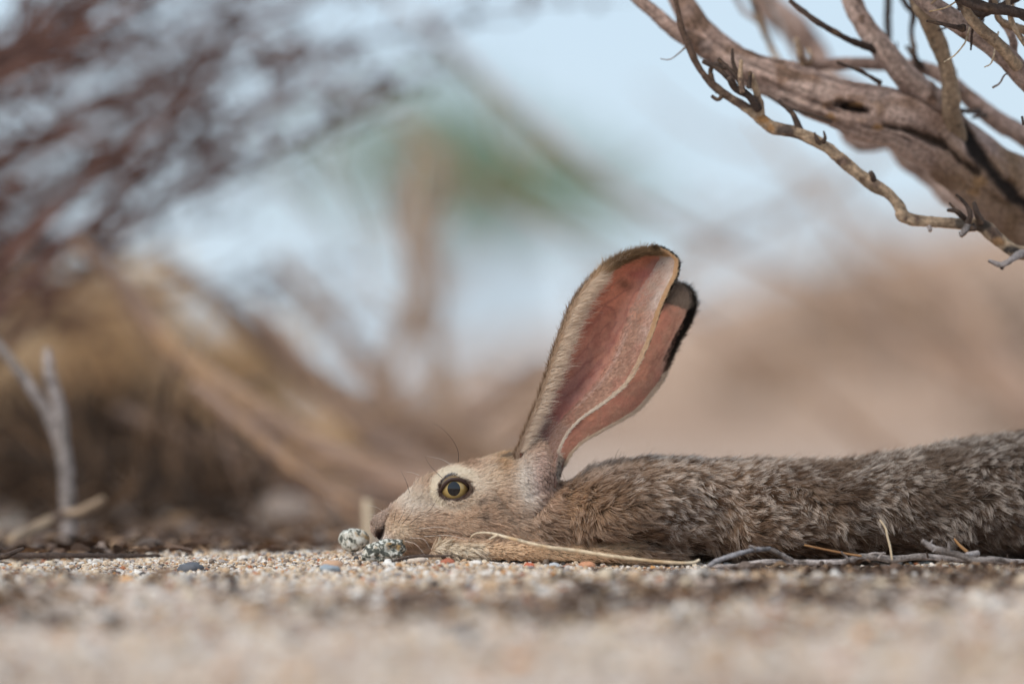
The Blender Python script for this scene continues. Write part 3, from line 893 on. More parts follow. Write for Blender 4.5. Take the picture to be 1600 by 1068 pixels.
# clumps of dry yellow grass catching the light behind the thicket
def tussock(px, Y, wpx, hpx, n, cols, label, seed):
    r = np.random.default_rng(seed)
    k = S * (D + Y) / D
    c = on_ground(px, Y)
    t = thing('grass_tussock', c, label, 'grass')
    mb = MB()
    for q in range(n):
        a = r.uniform(0, 6.28)
        rr = math.sqrt(r.random()) * wpx * k * .42
        b0 = np.array([c.x + rr * math.cos(a), c.y + rr * math.sin(a), c.z - .004])
        L = hpx * k * r.uniform(.5, 1.1)
        out = np.array([math.cos(a), math.sin(a), 0]) * r.uniform(.1, .7) * wpx * k * .5
        tp = [b0, b0 + out * .3 + np.array([0, 0, L * .6]), b0 + out + np.array([0, 0, L]) + r.normal(0, .05, 3) * L]
        V, F = tube(catmull(tp, 6), np.linspace(.0022, .0006, 6) * (1 + Y * .4), 4)
        mb.add(V, F, cols[r.integers(len(cols))] * r.uniform(.75, 1.1))
    put('blades', mb.mesh('blades'), M_straw, t, kind='stuff')


OCH = [lin(*c) for c in ((218, 186, 146), (200, 166, 126), (228, 202, 166), (186, 152, 116))]
tussock(80, 3.2, 360, 330, 1000, OCH, 'tall ochre dry grass tussock behind the dark thicket', 1)
tussock(340, 3.6, 220, 230, 700, OCH, 'ochre dry grass tussock between the thicket and the sprawling boughs', 2)
tussock(470, 2.6, 170, 110, 360, OCH, 'low tan grass tussock under the sprawling boughs', 3)
tussock(-60, 2.4, 220, 240, 500, OCH, 'ochre dry grass tussock at the foot of the thicket', 4)

# upright bundle of dry stalks in the middle distance
lm = []
for k in range(14):
    Y = 1.7 + R2.normal(0, .2)
    s = R2.normal(0, 1)
    xt = 636 + 66 * s + R2.normal(0, 12)
    xb = 652 + 58 * R2.choice([-1, 1]) + R2.normal(0, 16)
    yb = 600 + 270 * D / (D + Y)
    lm.append([(xb, yb + 4, Y, R2.uniform(2, 4)), ((xb * .6 + 648 * .4), 560, Y, 3.5), (652 + 38 * s, 460, Y, 3), (xt * .6 + 640 * .4, 370, Y, 3), (xt, 250 + R2.uniform(-20, 60), Y + R2.normal(0, .1), 2.5)])
fan('dry_stalk_clump', P(650, 780, 1.7), 'upright clump of dry brown stalks spreading at top and foot', 'plant', lm, [lin(*c) for c in ((196, 166, 142), (178, 150, 128), (208, 182, 158))], 14, 120, 1.5, 31)
# thin arching branches against the sky
arch = [
    [(540, -60, 2.0, 3.3), (690, 60, 2.0, 5.0), (800, 165, 2.0, 6.1), (900, 250, 2.0, 6.6), (1000, 320, 2.0, 6.1), (1100, 370, 2.0, 6.1), (1230, 430, 2.0, 6.6), (1400, 520, 2.0, 7.7), (1620, 650, 2.0, 18.0), (1750, 770, 2.0, 24.0)],
    [(1420, 200, 2.4, 3.3), (1300, 290, 2.4, 5.0), (1200, 345, 2.4, 5.5), (1100, 385, 2.4, 5.0), (1000, 430, 2.4, 3.9), (900, 460, 2.4, 2.8)],
    [(1180, 180, 2.2, 3.3), (1260, 290, 2.2, 4.4), (1340, 400, 2.2, 5.5), (1450, 500, 2.2, 6.6), (1600, 620, 2.2, 15.0), (1740, 770, 2.0, 20.0)],
    [(420, 60, 2.2, 2.8), (560, 150, 2.2, 3.3), (680, 240, 2.2, 3.9), (800, 320, 2.2, 4.4), (960, 420, 2.2, 5.0), (1120, 520, 2.2, 5.5), (1300, 640, 2.2, 6.6), (1420, 740, 2.2, 9.9)],
    [(1000, 130, 2.6, 2.8), (1090, 200, 2.6, 3.9), (1210, 250, 2.6, 4.4), (1330, 330, 2.6, 5.0), (1500, 470, 2.5, 12.0), (1720, 760, 2.2, 20.0)],
]
fan('arching_shrub', P(1750, 760, 2.1), 'loose shrub of long thin branches arching across the pale sky', 'shrub', arch, LOW, 22, 170, 2.6, 41)


# distant growth
def leafy(name, px, Y, x0, x1, y0, y1, n, cols, label, seed, trunk=True, leaf=9):
    r = np.random.default_rng(seed)
    k = S * (D + Y) / D
    c = on_ground(px, Y)
    t = thing(name, c, label, 'tree' if trunk else 'shrub')
    cx, cz = (x0 + x1) / 2, (y0 + y1) / 2
    limbs_mb = MB()
    centre = P(cx, cz, Y)
    base = np.array(c)
    for q in range(7):
        tip = P(r.uniform(x0, x1), r.uniform(y0, cz), Y) + np.array([0, r.normal(0, (x1 - x0) * k * .2), 0])
        V, F = tube(catmull([base + r.normal(0, .02, 3) * k * 30, (base * .5 + centre * .5) + r.normal(0, 8, 3) * k, tip], 12), np.linspace(7, 1.5, 12) * k, 6)
        limbs_mb.add(V, F, lin(120, 98, 80))
    put('trunk', limbs_mb.mesh('trunk'), M_twig, t)
    ctr = np.stack([r.normal(0, .36, 26), r.normal(0, .36, 26), r.normal(0, .36, 26)], 1)
    pick = ctr[r.integers(0, 26, n)] + r.normal(0, .16, (n, 3))
    pos = centre + pick * np.array([(x1 - x0) * k, (x1 - x0) * k, (y1 - y0) * k])
    a = r.normal(0, 1, (n, 3))
    a /= np.linalg.norm(a, axis=1)[:, None]
    b = np.cross(a, r.normal(0, 1, (n, 3)))
    b /= np.linalg.norm(b, axis=1)[:, None]
    s = leaf * k * r.uniform(.6, 1.3, (n, 1))
    V = np.stack([pos - a * s, pos + b * s * .5, pos + a * s, pos - b * s * .5], 1).reshape(-1, 3)
    F = np.arange(4 * n).reshape(-1, 4)
    C = np.repeat(np.array(cols)[r.integers(0, len(cols), n)] * r.uniform(.7, 1.2, (n, 1)), 4, 0)
    put('crown', mesh_np('crown', V, F, C, False), M_leaf, t, kind='stuff')


GRN = [lin(*c) for c in ((122, 150, 112), (104, 134, 98), (142, 162, 122))]
leafy('green_tree', 780, 45, 600, 920, 195, 350, 2600, GRN, 'small green tree in the far distance against the sky', 2, True, 13)
DRY = [lin(*c) for c in ((148, 124, 104), (126, 108, 92), (168, 138, 112))]
leafy('desert_shrub', 1180, 9, 1090, 1270, 540, 690, 900, DRY, 'low grey brown desert shrub on the sandy rise', 3, False, 9)
leafy('desert_shrub', 1690, 5, 1560, 1830, 520, 720, 1800, [c * .6 for c in DRY], 'dark brown shrub beyond the haunches of the animal', 4, False, 9)
leafy('desert_shrub', 1420, 16, 1290, 1540, 430, 560, 900, DRY, 'pale brown shrub near the top of the sandy rise', 5, False, 11)
leafy('desert_shrub', 880, 12, 800, 960, 600, 690, 500, DRY, 'small tan shrub on the flat beyond the dry stalks', 6, False, 9)

# ------------------------------------------------------------------ the jackrabbit
hare = thing('jackrabbit', (0.12, 0.05, 0.0), 'brown speckled jackrabbit lying flat with chin on the ground and tall ears raised', 'rabbit')

PXS = [578.5, 580, 583, 588, 595, 605, 620, 640, 660, 680, 700, 720, 745, 765, 785, 805, 825, 845, 862, 880, 900, 920, 950, 980, 1020, 1060, 1100, 1150, 1200, 1250, 1300, 1350, 1400, 1450, 1500, 1550, 1600, 1680, 1780, 1880, 1960, 2010, 2025]
TOP = [820, 814, 809, 804.5, 800, 794, 784, 769, 754, 742, 732, 727, 723, 718, 713, 711, 716, 732, 748, 756, 752, 744, 736, 730, 726, 726, 729, 731, 730, 732, 733, 728, 721, 715, 705, 698, 692, 676, 663, 678, 728, 798, 838]
BOT = [824, 829, 834, 838, 847, 857, 863, 866, 866, 864, 862, 861, 860, 861, 863, 866, 869, 871, 873, 874, 875, 876, 877, 877, 877, 878, 878, 878, 878, 878, 878, 878, 878, 878, 879, 880, 880, 880, 880, 880, 880, 876, 860]
HWM = [1.5, 4.0, 6.2, 8.2, 10, 12, 14, 16, 18, 20, 22, 23.5, 25, 26, 27, 28, 29, 30.5, 32, 34, 38, 42, 47, 51, 55, 57, 58, 59, 60, 61, 62, 63, 65, 68, 71, 74, 77, 80, 80, 72, 56, 34, 10]
YCM = [0] * 16 + [1, 3, 5, 8, 12, 15, 20, 25, 31, 36, 40, 44, 47, 51, 56, 61, 67, 74, 82, 90, 98, 112, 126, 140, 150, 156, 158]


def loft(px, top, bot, hw, yc, nexp, rings, sides=40):
    u = np.linspace(0, 1, rings)
    q = np.linspace(px[0], px[-1], rings) if len(px) < 12 else np.interp(u, np.linspace(0, 1, len(px)), px)
    t, b, w, c = (hermite(q, px, a) for a in (top, bot, hw, yc))
    w, c = w / 1000, c / 1000
    th = np.linspace(0, 2 * np.pi, sides, endpoint=False)
    cs = np.sign(np.cos(th)) * np.abs(np.cos(th)) ** (2 / nexp)
    sn = np.sign(np.sin(th)) * np.abs(np.sin(th)) ** (2 / nexp)
    zt, zb = (870 - t) * S, (870 - b) * S
    X = np.repeat(((q - 800) * S)[:, None], sides, 1)
    Y = c[:, None] + w[:, None] * cs
    Z = (zt + zb)[:, None] / 2 + ((zt - zb) / 2)[:, None] * sn
    V = np.stack([X, Y, Z], -1).reshape(-1, 3)
    i = np.arange(rings - 1)[:, None] * sides
    j = np.arange(sides)[None, :]
    F = np.stack([i + j, i + sides + j, i + sides + (j + 1) % sides, i + (j + 1) % sides], -1).reshape(-1, 4)
    n = rings * sides
    V = np.vstack([V, V[:sides].mean(0), V[-sides:].mean(0)])
    jj = np.arange(sides)
    c0 = np.stack([np.full(sides, n), jj, (jj + 1) % sides, (jj + 1) % sides], -1)
    c1 = np.stack([np.full(sides, n + 1), n - sides + (jj + 1) % sides, n - sides + jj, n - sides + jj], -1)
    return V, np.vstack([F, c0, c1])


raw = MB()
raw.add(*loft(PXS, TOP, BOT, HWM, YCM, 2.25, 180))


def blob(pts, ry=1.0):
    """tapered limb through (px, py, Y mm, r px)"""
    A = np.array([[(a - 800) * S, c / 1000, (870 - b) * S, r * S] for a, b, c, r in pts])
    q = catmull(A, 40)
    V, F = tube(q[:, :3], np.maximum(q[:, 3], 2 * S), 18)
    raw.add(V, F[:, ::-1] if False else F)


# near forearm and paw under the chin, far forearm, hind legs
blob([(676, 864, -19, 7), (690, 859, -20, 11), (715, 856, -21, 14), (745, 858, -22, 13), (790, 858, -23, 12.5), (850, 861, -23, 13), (920, 863, -22, 15), (990, 862, -18, 20), (1050, 850, -8, 26)])
blob([(680, 864, 22, 7), (700, 858, 22, 13), (760, 859, 23, 13), (850, 861, 26, 14), (950, 862, 34, 18)])
blob([(1640, 868, 30, 14), (1760, 866, 40, 17), (1900, 862, 60, 22), (1960, 820, 80, 40), (1850, 780, 62, 70)])
blob([(1700, 868, 190, 14), (1800, 866, 195, 17), (1930, 862, 190, 22), (1960, 820, 180, 40), (1860, 780, 165, 65)])
# short tail
blob([(2000, 800, 155, 22), (2050, 805, 160, 24), (2090, 820, 162, 14)])
# ear roots
blob([(816, 800, -16, 8), (818, 780, -18, 20), (828, 758, -17, 27), (836, 738, -14, 28), (840, 716, -10, 22), (846, 696, -8, 13)])
blob([(840, 790, 14, 10), (846, 760, 14, 24), (854, 738, 14, 20), (866, 712, 16, 12)])

tmp = bpy.data.objects.new('tmp', raw.mesh('tmp'))
COL.objects.link(tmp)
rm = tmp.modifiers.new('r', 'REMESH')
rm.mode = 'VOXEL'
rm.voxel_size = 0.0016
rm.use_smooth_shade = True
sm = tmp.modifiers.new('s', 'SMOOTH')
sm.factor = 0.5
sm.iterations = 6
dg = bpy.context.evaluated_depsgraph_get()
ev = tmp.evaluated_get(dg)
em = ev.to_mesh()
nv = len(em.vertices)
BV = np.empty(nv * 3, np.float32)
em.vertices.foreach_get('co', BV)
BV = BV.reshape(-1, 3).astype(float)
BF = np.array([tuple(p.vertices) if len(p.vertices) == 4 else (*p.vertices, p.vertices[-1]) for p in em.polygons])
ev.to_mesh_clear()
bpy.data.objects.remove(tmp)


def gauss(px, py, cx, cy, sx, sy):
    return np.exp(-((px - cx) / sx) ** 2 / 2 - ((py - cy) / sy) ** 2 / 2)


EYE = (711.5, 763.0)
NOSTRIL = [(608, 805), (602, 814), (599, 823), (597, 833), (592, 843)]
px, py = proj(BV)
xm = BV[:, 0]
cen = np.interp(px, PXS, YCM) / 1000
side = np.where(BV[:, 1] < cen, -1.0, 1.0)
# use the unsigned side so the face is symmetric
dy = np.zeros(nv)
head = smooth(900, 840, px)
lat = smooth(0.001, 0.006, np.abs(BV[:, 1] - cen))
dy += 0.0028 * gauss(px, py, 626, 832, 18, 14) * lat
gn = np.exp(-(polydist(px, py, NOSTRIL) / 3.4) ** 2)
dy -= 0.0030 * gn * lat
dy -= 0.0042 * gauss(px, py, 592.5, 834, 4.5, 6.0) * lat
dy += 0.0012 * gauss(px, py, 588, 815, 7, 8) * lat
re = np.hypot((px - EYE[0]) / 25.5, (py - EYE[1]) / 19.5)
dy += 0.0045 * gauss(px, py, EYE[0], EYE[1] - 4, 27, 20) * head
ro = np.hypot((px - 712) / 25.0, (py - 764) / 16.5)
dy -= 0.0075 * smooth(0.97, 0.76, ro) * head
dy += 0.0018 * gauss(px, py, 712, 741, 26, 6)
dy += 0.003 * gauss(px, py, 765, 812, 32, 22) * head
dy -= 0.0028 * np.exp(-(polydist(px, py, [(772, 770), (786, 790), (806, 808), (828, 806), (856, 780), (872, 760)]) / 7) ** 2)
dy -= 0.0012 * np.exp(-(polydist(px, py, [(592, 847), (612, 853), (640, 855), (668, 848)]) / 3.2) ** 2) * lat
dy -= 0.0025 * np.exp(-(polydist(px, py, [(640, 782), (670, 790), (700, 800), (735, 800)]) / 14) ** 2)
dy += 0.0015 * gauss(px, py, 650, 805, 30, 12)
body = smooth(850, 950, px) * (side < 0)
dy += 0.012 * gauss(px, py, 990, 795, 65, 45) * body
dy -= 0.009 * gauss(px, py, 1130, 800, 40, 60) * body
dy += 0.005 * gauss(px, py, 1290, 800, 80, 50) * body
dy -= 0.006 * np.exp(-(polydist(px, py, [(860, 845), (920, 846), (980, 846), (1050, 856), (1120, 868)]) / 8) ** 2) * body
dy += 0.0035 * fbm(BV, 26, 3, 12) * body
BV[:, 1] += side * dy


def vnormals(V, F):
    fn = np.cross(V[F[:, 2]] - V[F[:, 0]], V[F[:, 3 if F.shape[1] == 4 else 1]] - V[F[:, 1]]) if F.shape[1] == 4 else np.cross(V[F[:, 1]] - V[F[:, 0]], V[F[:, 2]] - V[F[:, 0]])
    N = np.zeros_like(V)
    for k in range(F.shape[1]):
        np.add.at(N, F[:, k], fn)
    return N / (np.linalg.norm(N, axis=1)[:, None] + 1e-12)


BN = vnormals(BV, BF)
if (BN[:, 2] * (BV[:, 2] - 0.03)).sum() < 0:
    BN = -BN
    BF = BF[:, ::-1].copy()


def wmix(c, w, new):
    return c * (1 - w[:, None]) + np.asarray(new) * w[:, None]


def coat(V):
    """pelt colour, hair length (m), lift, per point, from the place on the animal"""
    px, py = proj(V)
    n1 = fbm(V, 60, 3, 1)
    n2 = fbm(V, 170, 2, 2)
    nv = len(V)
    # body coat
    c = np.tile(lin(140, 116, 96), (nv, 1))
    c = wmix(c, smooth(-0.2, 0.5, n1), lin(108, 84, 66))
    L = np.full(nv, 0.0098)
    lift = np.full(nv, 0.42)
    c = wmix(c, smooth(1150, 1500, px) * 0.55, lin(104, 90, 80))  # coat darkened toward the hind end, shade put into its colour
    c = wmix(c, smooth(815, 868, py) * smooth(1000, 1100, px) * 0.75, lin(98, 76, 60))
    # neck and shoulder
    w = smooth(1040, 900, px)
    c = wmix(c, w * 0.6, lin(150, 122, 98))
    w = gauss(px, py, 880, 785, 45, 18)
    c = wmix(c, np.clip(w * 1.1, 0, 1), lin(166, 136, 108))
    w = gauss(px, py, 925, 745, 40, 9)
    c = wmix(c, np.clip(w, 0, 1) * 0.8, lin(176, 156, 140))
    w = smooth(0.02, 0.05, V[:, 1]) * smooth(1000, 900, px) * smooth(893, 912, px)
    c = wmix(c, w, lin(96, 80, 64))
    L = np.where(px < 960, 0.0105, L)
    # head
    h = smooth(850, 822, px + 0.25 * (py - 780))
    c = wmix(c, h, lin(176, 150, 124))
    L = L * (1 - h) + 0.0054 * h
    lift = lift * (1 - h) + 0.34 * h
    top_face = h * smooth(12, -6, polydist(px, py, [(600, 796), (640, 768), (680, 740), (720, 722), (780, 708)]) - 6)
    c = wmix(c, top_face * 0.75, lin(146, 118, 92))
    w = h * gauss(px, py, 655, 785, 26, 12)
    c = wmix(c, np.clip(w * 1.4, 0, 1), lin(226, 212, 194))
    w = h * gauss(px, py, 640, 792, 12, 9)
    c = wmix(c, np.clip(w, 0, 1) * 0.7, lin(206, 196, 184))
    w = h * gauss(px, py, 700, 815, 45, 14) * smooth(-0.3, 0.5, n1)
    c = wmix(c, w * 0.7, lin(156, 126, 104))
    w = h * gauss(px, py, 640, 842, 22, 12)
    c = wmix(c, np.clip(w, 0, 1), lin(158, 126, 96))
    w = h * gauss(px, py, 622, 826, 14, 10)
    c = wmix(c, np.clip(w * 1.3, 0, 1), lin(206, 184, 156))
    w = h * gauss(px, py, 600, 846, 8, 10)
    c = wmix(c, np.clip(w * 1.2, 0, 1), lin(214, 200, 188))
    w = h * smooth(606, 598, px + 0.35 * (py - 815))
    c = wmix(c, w, lin(150, 128, 112))
    L = np.where(px < 660, L * (0.45 + 0.55 * smooth(600, 660, px)), L)
    L = np.where(px < 606, 0.0011, L)
    w = h * np.clip(np.exp(-(polydist(px, py, [(600, 822), (597, 834), (592, 842)]) / 3.0) ** 2) + 1.2 * gauss(px, py, 592, 835, 4.0, 5.5), 0, 1)
    c = wmix(c, w, lin(44, 28, 26))
    L = np.where(w > 0.35, 0.0004, L)
    # markings around the eye
    ex, ey = EYE
    r = np.hypot((px - ex) / 25.5, (py - ey) / 19.5)
    up = smooth(6, -14, py - ey - 0.15 * (px - ex))
    ringw = smooth(1.75 + 0.12 * n2, 1.45, r) * (0.35 + 0.65 * np.maximum(up, smooth(-10, -24, px - ex))) * h
    c = wmix(c, ringw, lin(236, 222, 198))
    w = h * gauss(px, py, 748, 758, 14, 13)
    c = wmix(c, np.clip(w, 0, 1), lin(214, 198, 178))
    brow = h * np.exp(-((r - 1.95) / 0.25) ** 2) * up * smooth(740, 725, py + 0.0 * px)
    c = wmix(c, brow * 0.8, lin(128, 96, 72))
    ro = np.hypot((px - 712) / 25.0, (py - 764) / 16.5)
    lid = h * smooth(1.16, 1.03, ro)
    c = wmix(c, lid, lin(76, 56, 46))
    L = np.where(r < 1.9, 0.0022 + 0.002 * smooth(1.3, 1.9, r), L)
    # streaks behind the eye, cheek spot
    st = np.exp(-(polydist(px, py, [(745, 786), (757, 778), (768, 784), (780, 800), (800, 815), (830, 818)]) / 6) ** 2) * h
    c = wmix(c, st * (0.55 + 0.45 * n2), lin(112, 94, 80))
    st = gauss(px, py, 750, 808, 6, 5) * h
    c = wmix(c, st * 0.7, lin(92, 76, 66))
    w = h * gauss(px, py, 768, 745, 18, 14)
    c = wmix(c, np.clip(w, 0, 1) * 0.7, lin(204, 186, 162))
    # nape patch and pale ear root
    w = gauss(px, py, 788, 724, 14, 14)
    c = wmix(c, np.clip(w * 1.3, 0, 1) * 0.9, wmix(np.tile(lin(158, 124, 82), (nv, 1)), smooth(0, .6, n2), lin(84, 66, 46)))
    w = np.clip(1.4 * gauss(px, py, 822, 752, 17, 26), 0, 1) * (V[:, 1] < 0.0)
    c = wmix(c, w, lin(212, 202, 190))
    L = L * (1 - w) + 0.0055 * w
    w = np.clip(1.3 * gauss(px, py, 848, 742, 15, 30), 0, 1) * (V[:, 1] < 0.01)
    c = wmix(c, w * 0.8, lin(178, 150, 136))
    L = L * (1 - w) + 0.0022 * w
    lift = lift * (1 - w) + 0.2 * w
    w = np.clip(1.4 * gauss(px, py, 868, 738, 18, 26), 0, 1) * (V[:, 1] > 0)
    c = wmix(c, w, lin(188, 172, 158))
    L = L * (1 - w) + 0.003 * w
    # forearm and paw
    fore = smooth(846, 852, py) * smooth(672, 682, px) * smooth(1000, 960, px) * (V[:, 1] < -0.012)
    fore = fore * smooth(0.020, 0.016, V[:, 2])
    c = wmix(c, fore, lin(188, 158, 122))
    L = L * (1 - fore) + 0.0045 * fore
    lift = lift * (1 - fore) + 0.18 * fore
    paw = fore * smooth(762, 740, px)
    c = wmix(c, paw, lin(220, 204, 178))
    w = paw * np.clip(gauss(px, py, 686, 866, 9, 6) * 1.2 + gauss(px, py, 741, 862, 5, 7) * 0.8 + gauss(px, py, 712, 868, 10, 3.5) * .7, 0, 1)
    c = wmix(c, w, lin(96, 74, 58))
    L = L * (1 - paw) + 0.0075 * paw
    return c, L, lift, h, fore, px, py


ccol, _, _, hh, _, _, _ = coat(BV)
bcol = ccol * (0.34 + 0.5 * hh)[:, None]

# ---- ears: two curved shells
NEAR_L = [(812, 748), (806, 716), (813, 692), (825, 662), (837, 632), (850, 592), (862, 553), (875, 517), (888, 483), (905, 455), (925, 433), (948, 415), (974, 402), (1003, 394), (1021, 392)]
NEAR_R = [(868, 762), (867, 735), (872, 708), (884, 681), (905, 657), (945, 629), (981, 598), (1005, 556), (1020, 518), (1032, 481), (1045, 451), (1056, 427), (1057, 410), (1043, 396), (1030, 390)]
FAR_L = [(846, 756), (850, 716), (860, 690), (872, 665), (888, 640), (906, 610), (925, 580), (944, 550), (962, 520), (982, 492), (1003, 470), (1022, 457), (1040, 450), (1054, 448)]
FAR_R = [(872, 756), (886, 718), (908, 692), (935, 676), (965, 660), (995, 642), (1018, 617), (1036, 592), (1048, 562), (1064, 527), (1079, 497), (1083, 477), (1076, 459), (1062, 449)]


def ear_shell(Lp, Rp, Ybase, Ytip, deep, edgeL, edgeR, nt=150, nw=84):
    L = catmull(np.c_[np.array(Lp), np.zeros(len(Lp))], nt)[:, :2]
    Lr = np.array(Rp)
    # match the rows by station, not by arc length
    u = np.linspace(0, len(Lp) - 1, nt)
    L = np.stack([hermite(u, range(len(Lp)), [p[0] for p in Lp]), hermite(u, range(len(Lp)), [p[1] for p in Lp])], -1)
    R = np.stack([hermite(u, range(len(Rp)), [p[0] for p in Rp]), hermite(u, range(len(Rp)), [p[1] for p in Rp])], -1)
    t = u / u[-1]
    v = np.linspace(0, 1, nw)
    q = L[:, None, :] * (1 - v)[None, :, None] + R[:, None, :] * v[None, :, None]
    wid = np.linalg.norm(R - L, axis=1) * S
    # cross section: left rim forward, deep channel, right wall swinging forward again
    chan = hermite(v, [0, .06, .2, .38, .6, .74, .9, 1], [edgeL * .75, edgeL, .25, 1.0, .55, .1, -.15, edgeR])
    depth = np.minimum(wid * deep, 0.022) * smooth(1.02, 0.86, t) + 0.001
    depth[t < .25] *= 0.75 + t[t < .25]
    Y = (Ybase + (Ytip - Ybase) * t)[:, None] + depth[:, None] * chan[None, :]
    k = S * (D + Y) / D
    V = np.stack([(q[..., 0] - 800) * k, Y, H + (600 - q[..., 1]) * k], -1).reshape(-1, 3)
    i, j = np.meshgrid(np.arange(nt - 1), np.arange(nw - 1), indexing='ij')
    F = np.stack([i * nw + j, i * nw + j + 1, (i + 1) * nw + j + 1, (i + 1) * nw + j], -1).reshape(-1, 4)
    T = np.repeat(t, nw)
    U = np.tile(v, nt)
    N = vnormals(V, F)
    if N[:, 1].mean() > 0:
        N = -N
        F = F[:, ::-1].copy()
    # thickness: a back sheet joined round the rim
    th = 0.0011
    W = V - N * th
    n = len(V)
    ring = list(range(nw)) + [r * nw + nw - 1 for r in range(1, nt)] + list(range(nt * nw - 2, (nt - 1) * nw - 1, -1)) + [r * nw for r in range(nt - 2, 0, -1)]
    a = np.array(ring)
    b = np.roll(a, -1)
    rim = np.stack([b, a, a + n, b + n], -1)
    return V, W, N, T, U, F, np.vstack([F, F[:, ::-1] + n, rim])


def ear_tone(V, T, U, far):
    px, py = proj(V)
    n1, n2 = fbm(V, 90, 3, 31), fbm(V, 320, 2, 35)
    c = np.tile(lin(178, 128, 112), (len(V), 1))
    c = wmix(c, smooth(.35, .62, T) * smooth(.95, .8, T) * smooth(.62, .45, U), lin(204, 140, 114))
    c = wmix(c, np.exp(-((T - .68) / .08) ** 2) * np.exp(-((U - .45) / .16) ** 2) * .8, lin(222, 146, 116))
    c = wmix(c, smooth(.5, .2, T), lin(150, 104, 98))
    fold = .72
    wall = smooth(fold - .10, fold + .04, U)
    c = wmix(c, wall * .85, lin(172, 136, 116))
    c = wmix(c, smooth(.8, .93, U) * smooth(.45, .7, T), lin(206, 188, 178))
    c = wmix(c, smooth(.9, .965, T) * .85, lin(150, 118, 90))
    if not far:
        for pts, w in (([(905, 600), (930, 575), (955, 540), (972, 508), (985, 470), (1005, 440)], 1.7), ([(860, 640), (890, 590), (925, 560), (955, 535)], 1.4), ([(912, 500), (935, 480), (965, 465), (990, 440)], 1.5),
                       ([(905, 520), (930, 505), (945, 480), (958, 482), (962, 500), (950, 530)], 1.5), ([(900, 560), (930, 530), (950, 505)], 1.0), ([(880, 620), (920, 590), (960, 560)], 1.0),
                       ([(915, 470), (945, 455), (975, 430)], 1.0)):
            c = wmix(c, np.exp(-((polydist(px + 4 * n2, py + 4 * n1, pts)) / (w * 1.5)) ** 2) * .42, lin(124, 70, 68))
        c = wmix(c, np.clip(1.3 * gauss(px + 4 * n2, py, 976, 444, 6, 4.5), 0, 1) * .8, lin(84, 50, 36))
        c = wmix(c, np.clip(1.2 * gauss(px, py, 1000, 428, 16, 6), 0, 1) * .6, lin(188, 110, 100))
        c = wmix(c, smooth(.045, .0, np.abs(U - fold)) * smooth(.66, .5, T) * smooth(.2, .4, T) * .25, lin(206, 190, 184))  # painted highlight along the fold of the ear
    else:
        c = wmix(c, np.full(len(V), .75), lin(142, 98, 80))
        for pts in ([(1010, 590), (1030, 560), (1050, 520), (1055, 500)], [(960, 620), (1000, 590), (1030, 550)], [(1030, 560), (1050, 545), (1062, 515)]):
            c = wmix(c, np.exp(-(polydist(px + 4 * n2, py, pts) / 1.8) ** 2) * .5, lin(110, 64, 56))
        c = wmix(c, smooth(.72, .9, T), lin(128, 108, 96))
        c = wmix(c, smooth(.97 - .14 * T, 1.0, U) * smooth(.4, .65, T), lin(34, 28, 26))
        c = wmix(c, smooth(.93, .97, U) * smooth(.5, .3, T), lin(200, 180, 160))
    c = wmix(c, smooth(.1, .6, n1) * .45, lin(150, 92, 78))
    c = wmix(c, smooth(.1, .7, -n1) * .3, lin(220, 150, 120))
    c = c * (1 + .16 * n1 + .12 * n2)[:, None]
    return c


allV, allF, allC, nb = [BV], [BF], [bcol], len(BV)
EARS = []
for far, args in ((False, (NEAR_L, NEAR_R, -0.012, -0.016, .20, -.55, -.45)), (True, (FAR_L, FAR_R, 0.020, 0.052, .16, -.3, -.2))):
    V, W, N, T, U, F, FF = ear_shell(*args)
    C = ear_tone(V, T, U, far)
    back = np.tile(lin(120, 98, 78), (len(V), 1))
    back = wmix(back, smooth(.8, .95, T), lin(52, 42, 36))
    allV.append(np.vstack([V, W]))
    allC.append(np.vstack([C, back]))
    allF.append(FF + nb)
    nb += 2 * len(V)
    EARS.append((far, V, N, T, U))
body_me = mesh_np('body', np.vstack(allV), np.vstack(allF), np.vstack(allC))
body_o = put('body', body_me, M_skin, hare)


# ---- hair
def hair_mat():
    m = bpy.data.materials.new('hair strands')
    m.use_nodes = True
    nt = m.node_tree
    nt.nodes.clear()
    at = nt.nodes.new('ShaderNodeAttribute')
    at.attribute_name = 'tone'
    df = nt.nodes.new('ShaderNodeBsdfDiffuse')
    tr = nt.nodes.new('ShaderNodeBsdfTranslucent')
    mx = nt.nodes.new('ShaderNodeMixShader')
    mx.inputs[0].default_value = 0.28
    out = nt.nodes.new('ShaderNodeOutputMaterial')
    nt.links.new(at.outputs['Color'], df.inputs['Color'])
    nt.links.new(at.outputs['Color'], tr.inputs['Color'])
    nt.links.new(df.outputs[0], mx.inputs[1])
    nt.links.new(tr.outputs[0], mx.inputs[2])
    nt.links.new(mx.outputs[0], out.inputs[0])
    return m


M_hair = hair_mat()


def tame(C, top, grey):
    lum = (C * np.array([.3, .55, .15])).sum(-1, keepdims=True)
    C = C + (lum - C) * grey
    mx = C.max(-1, keepdims=True)
    return np.maximum(C * np.where(mx > top * .7, (top * .7 + (top * .3) * (1 - np.exp(-(mx - top * .7) / (top * .3)))) / mx, 1.0), .004)


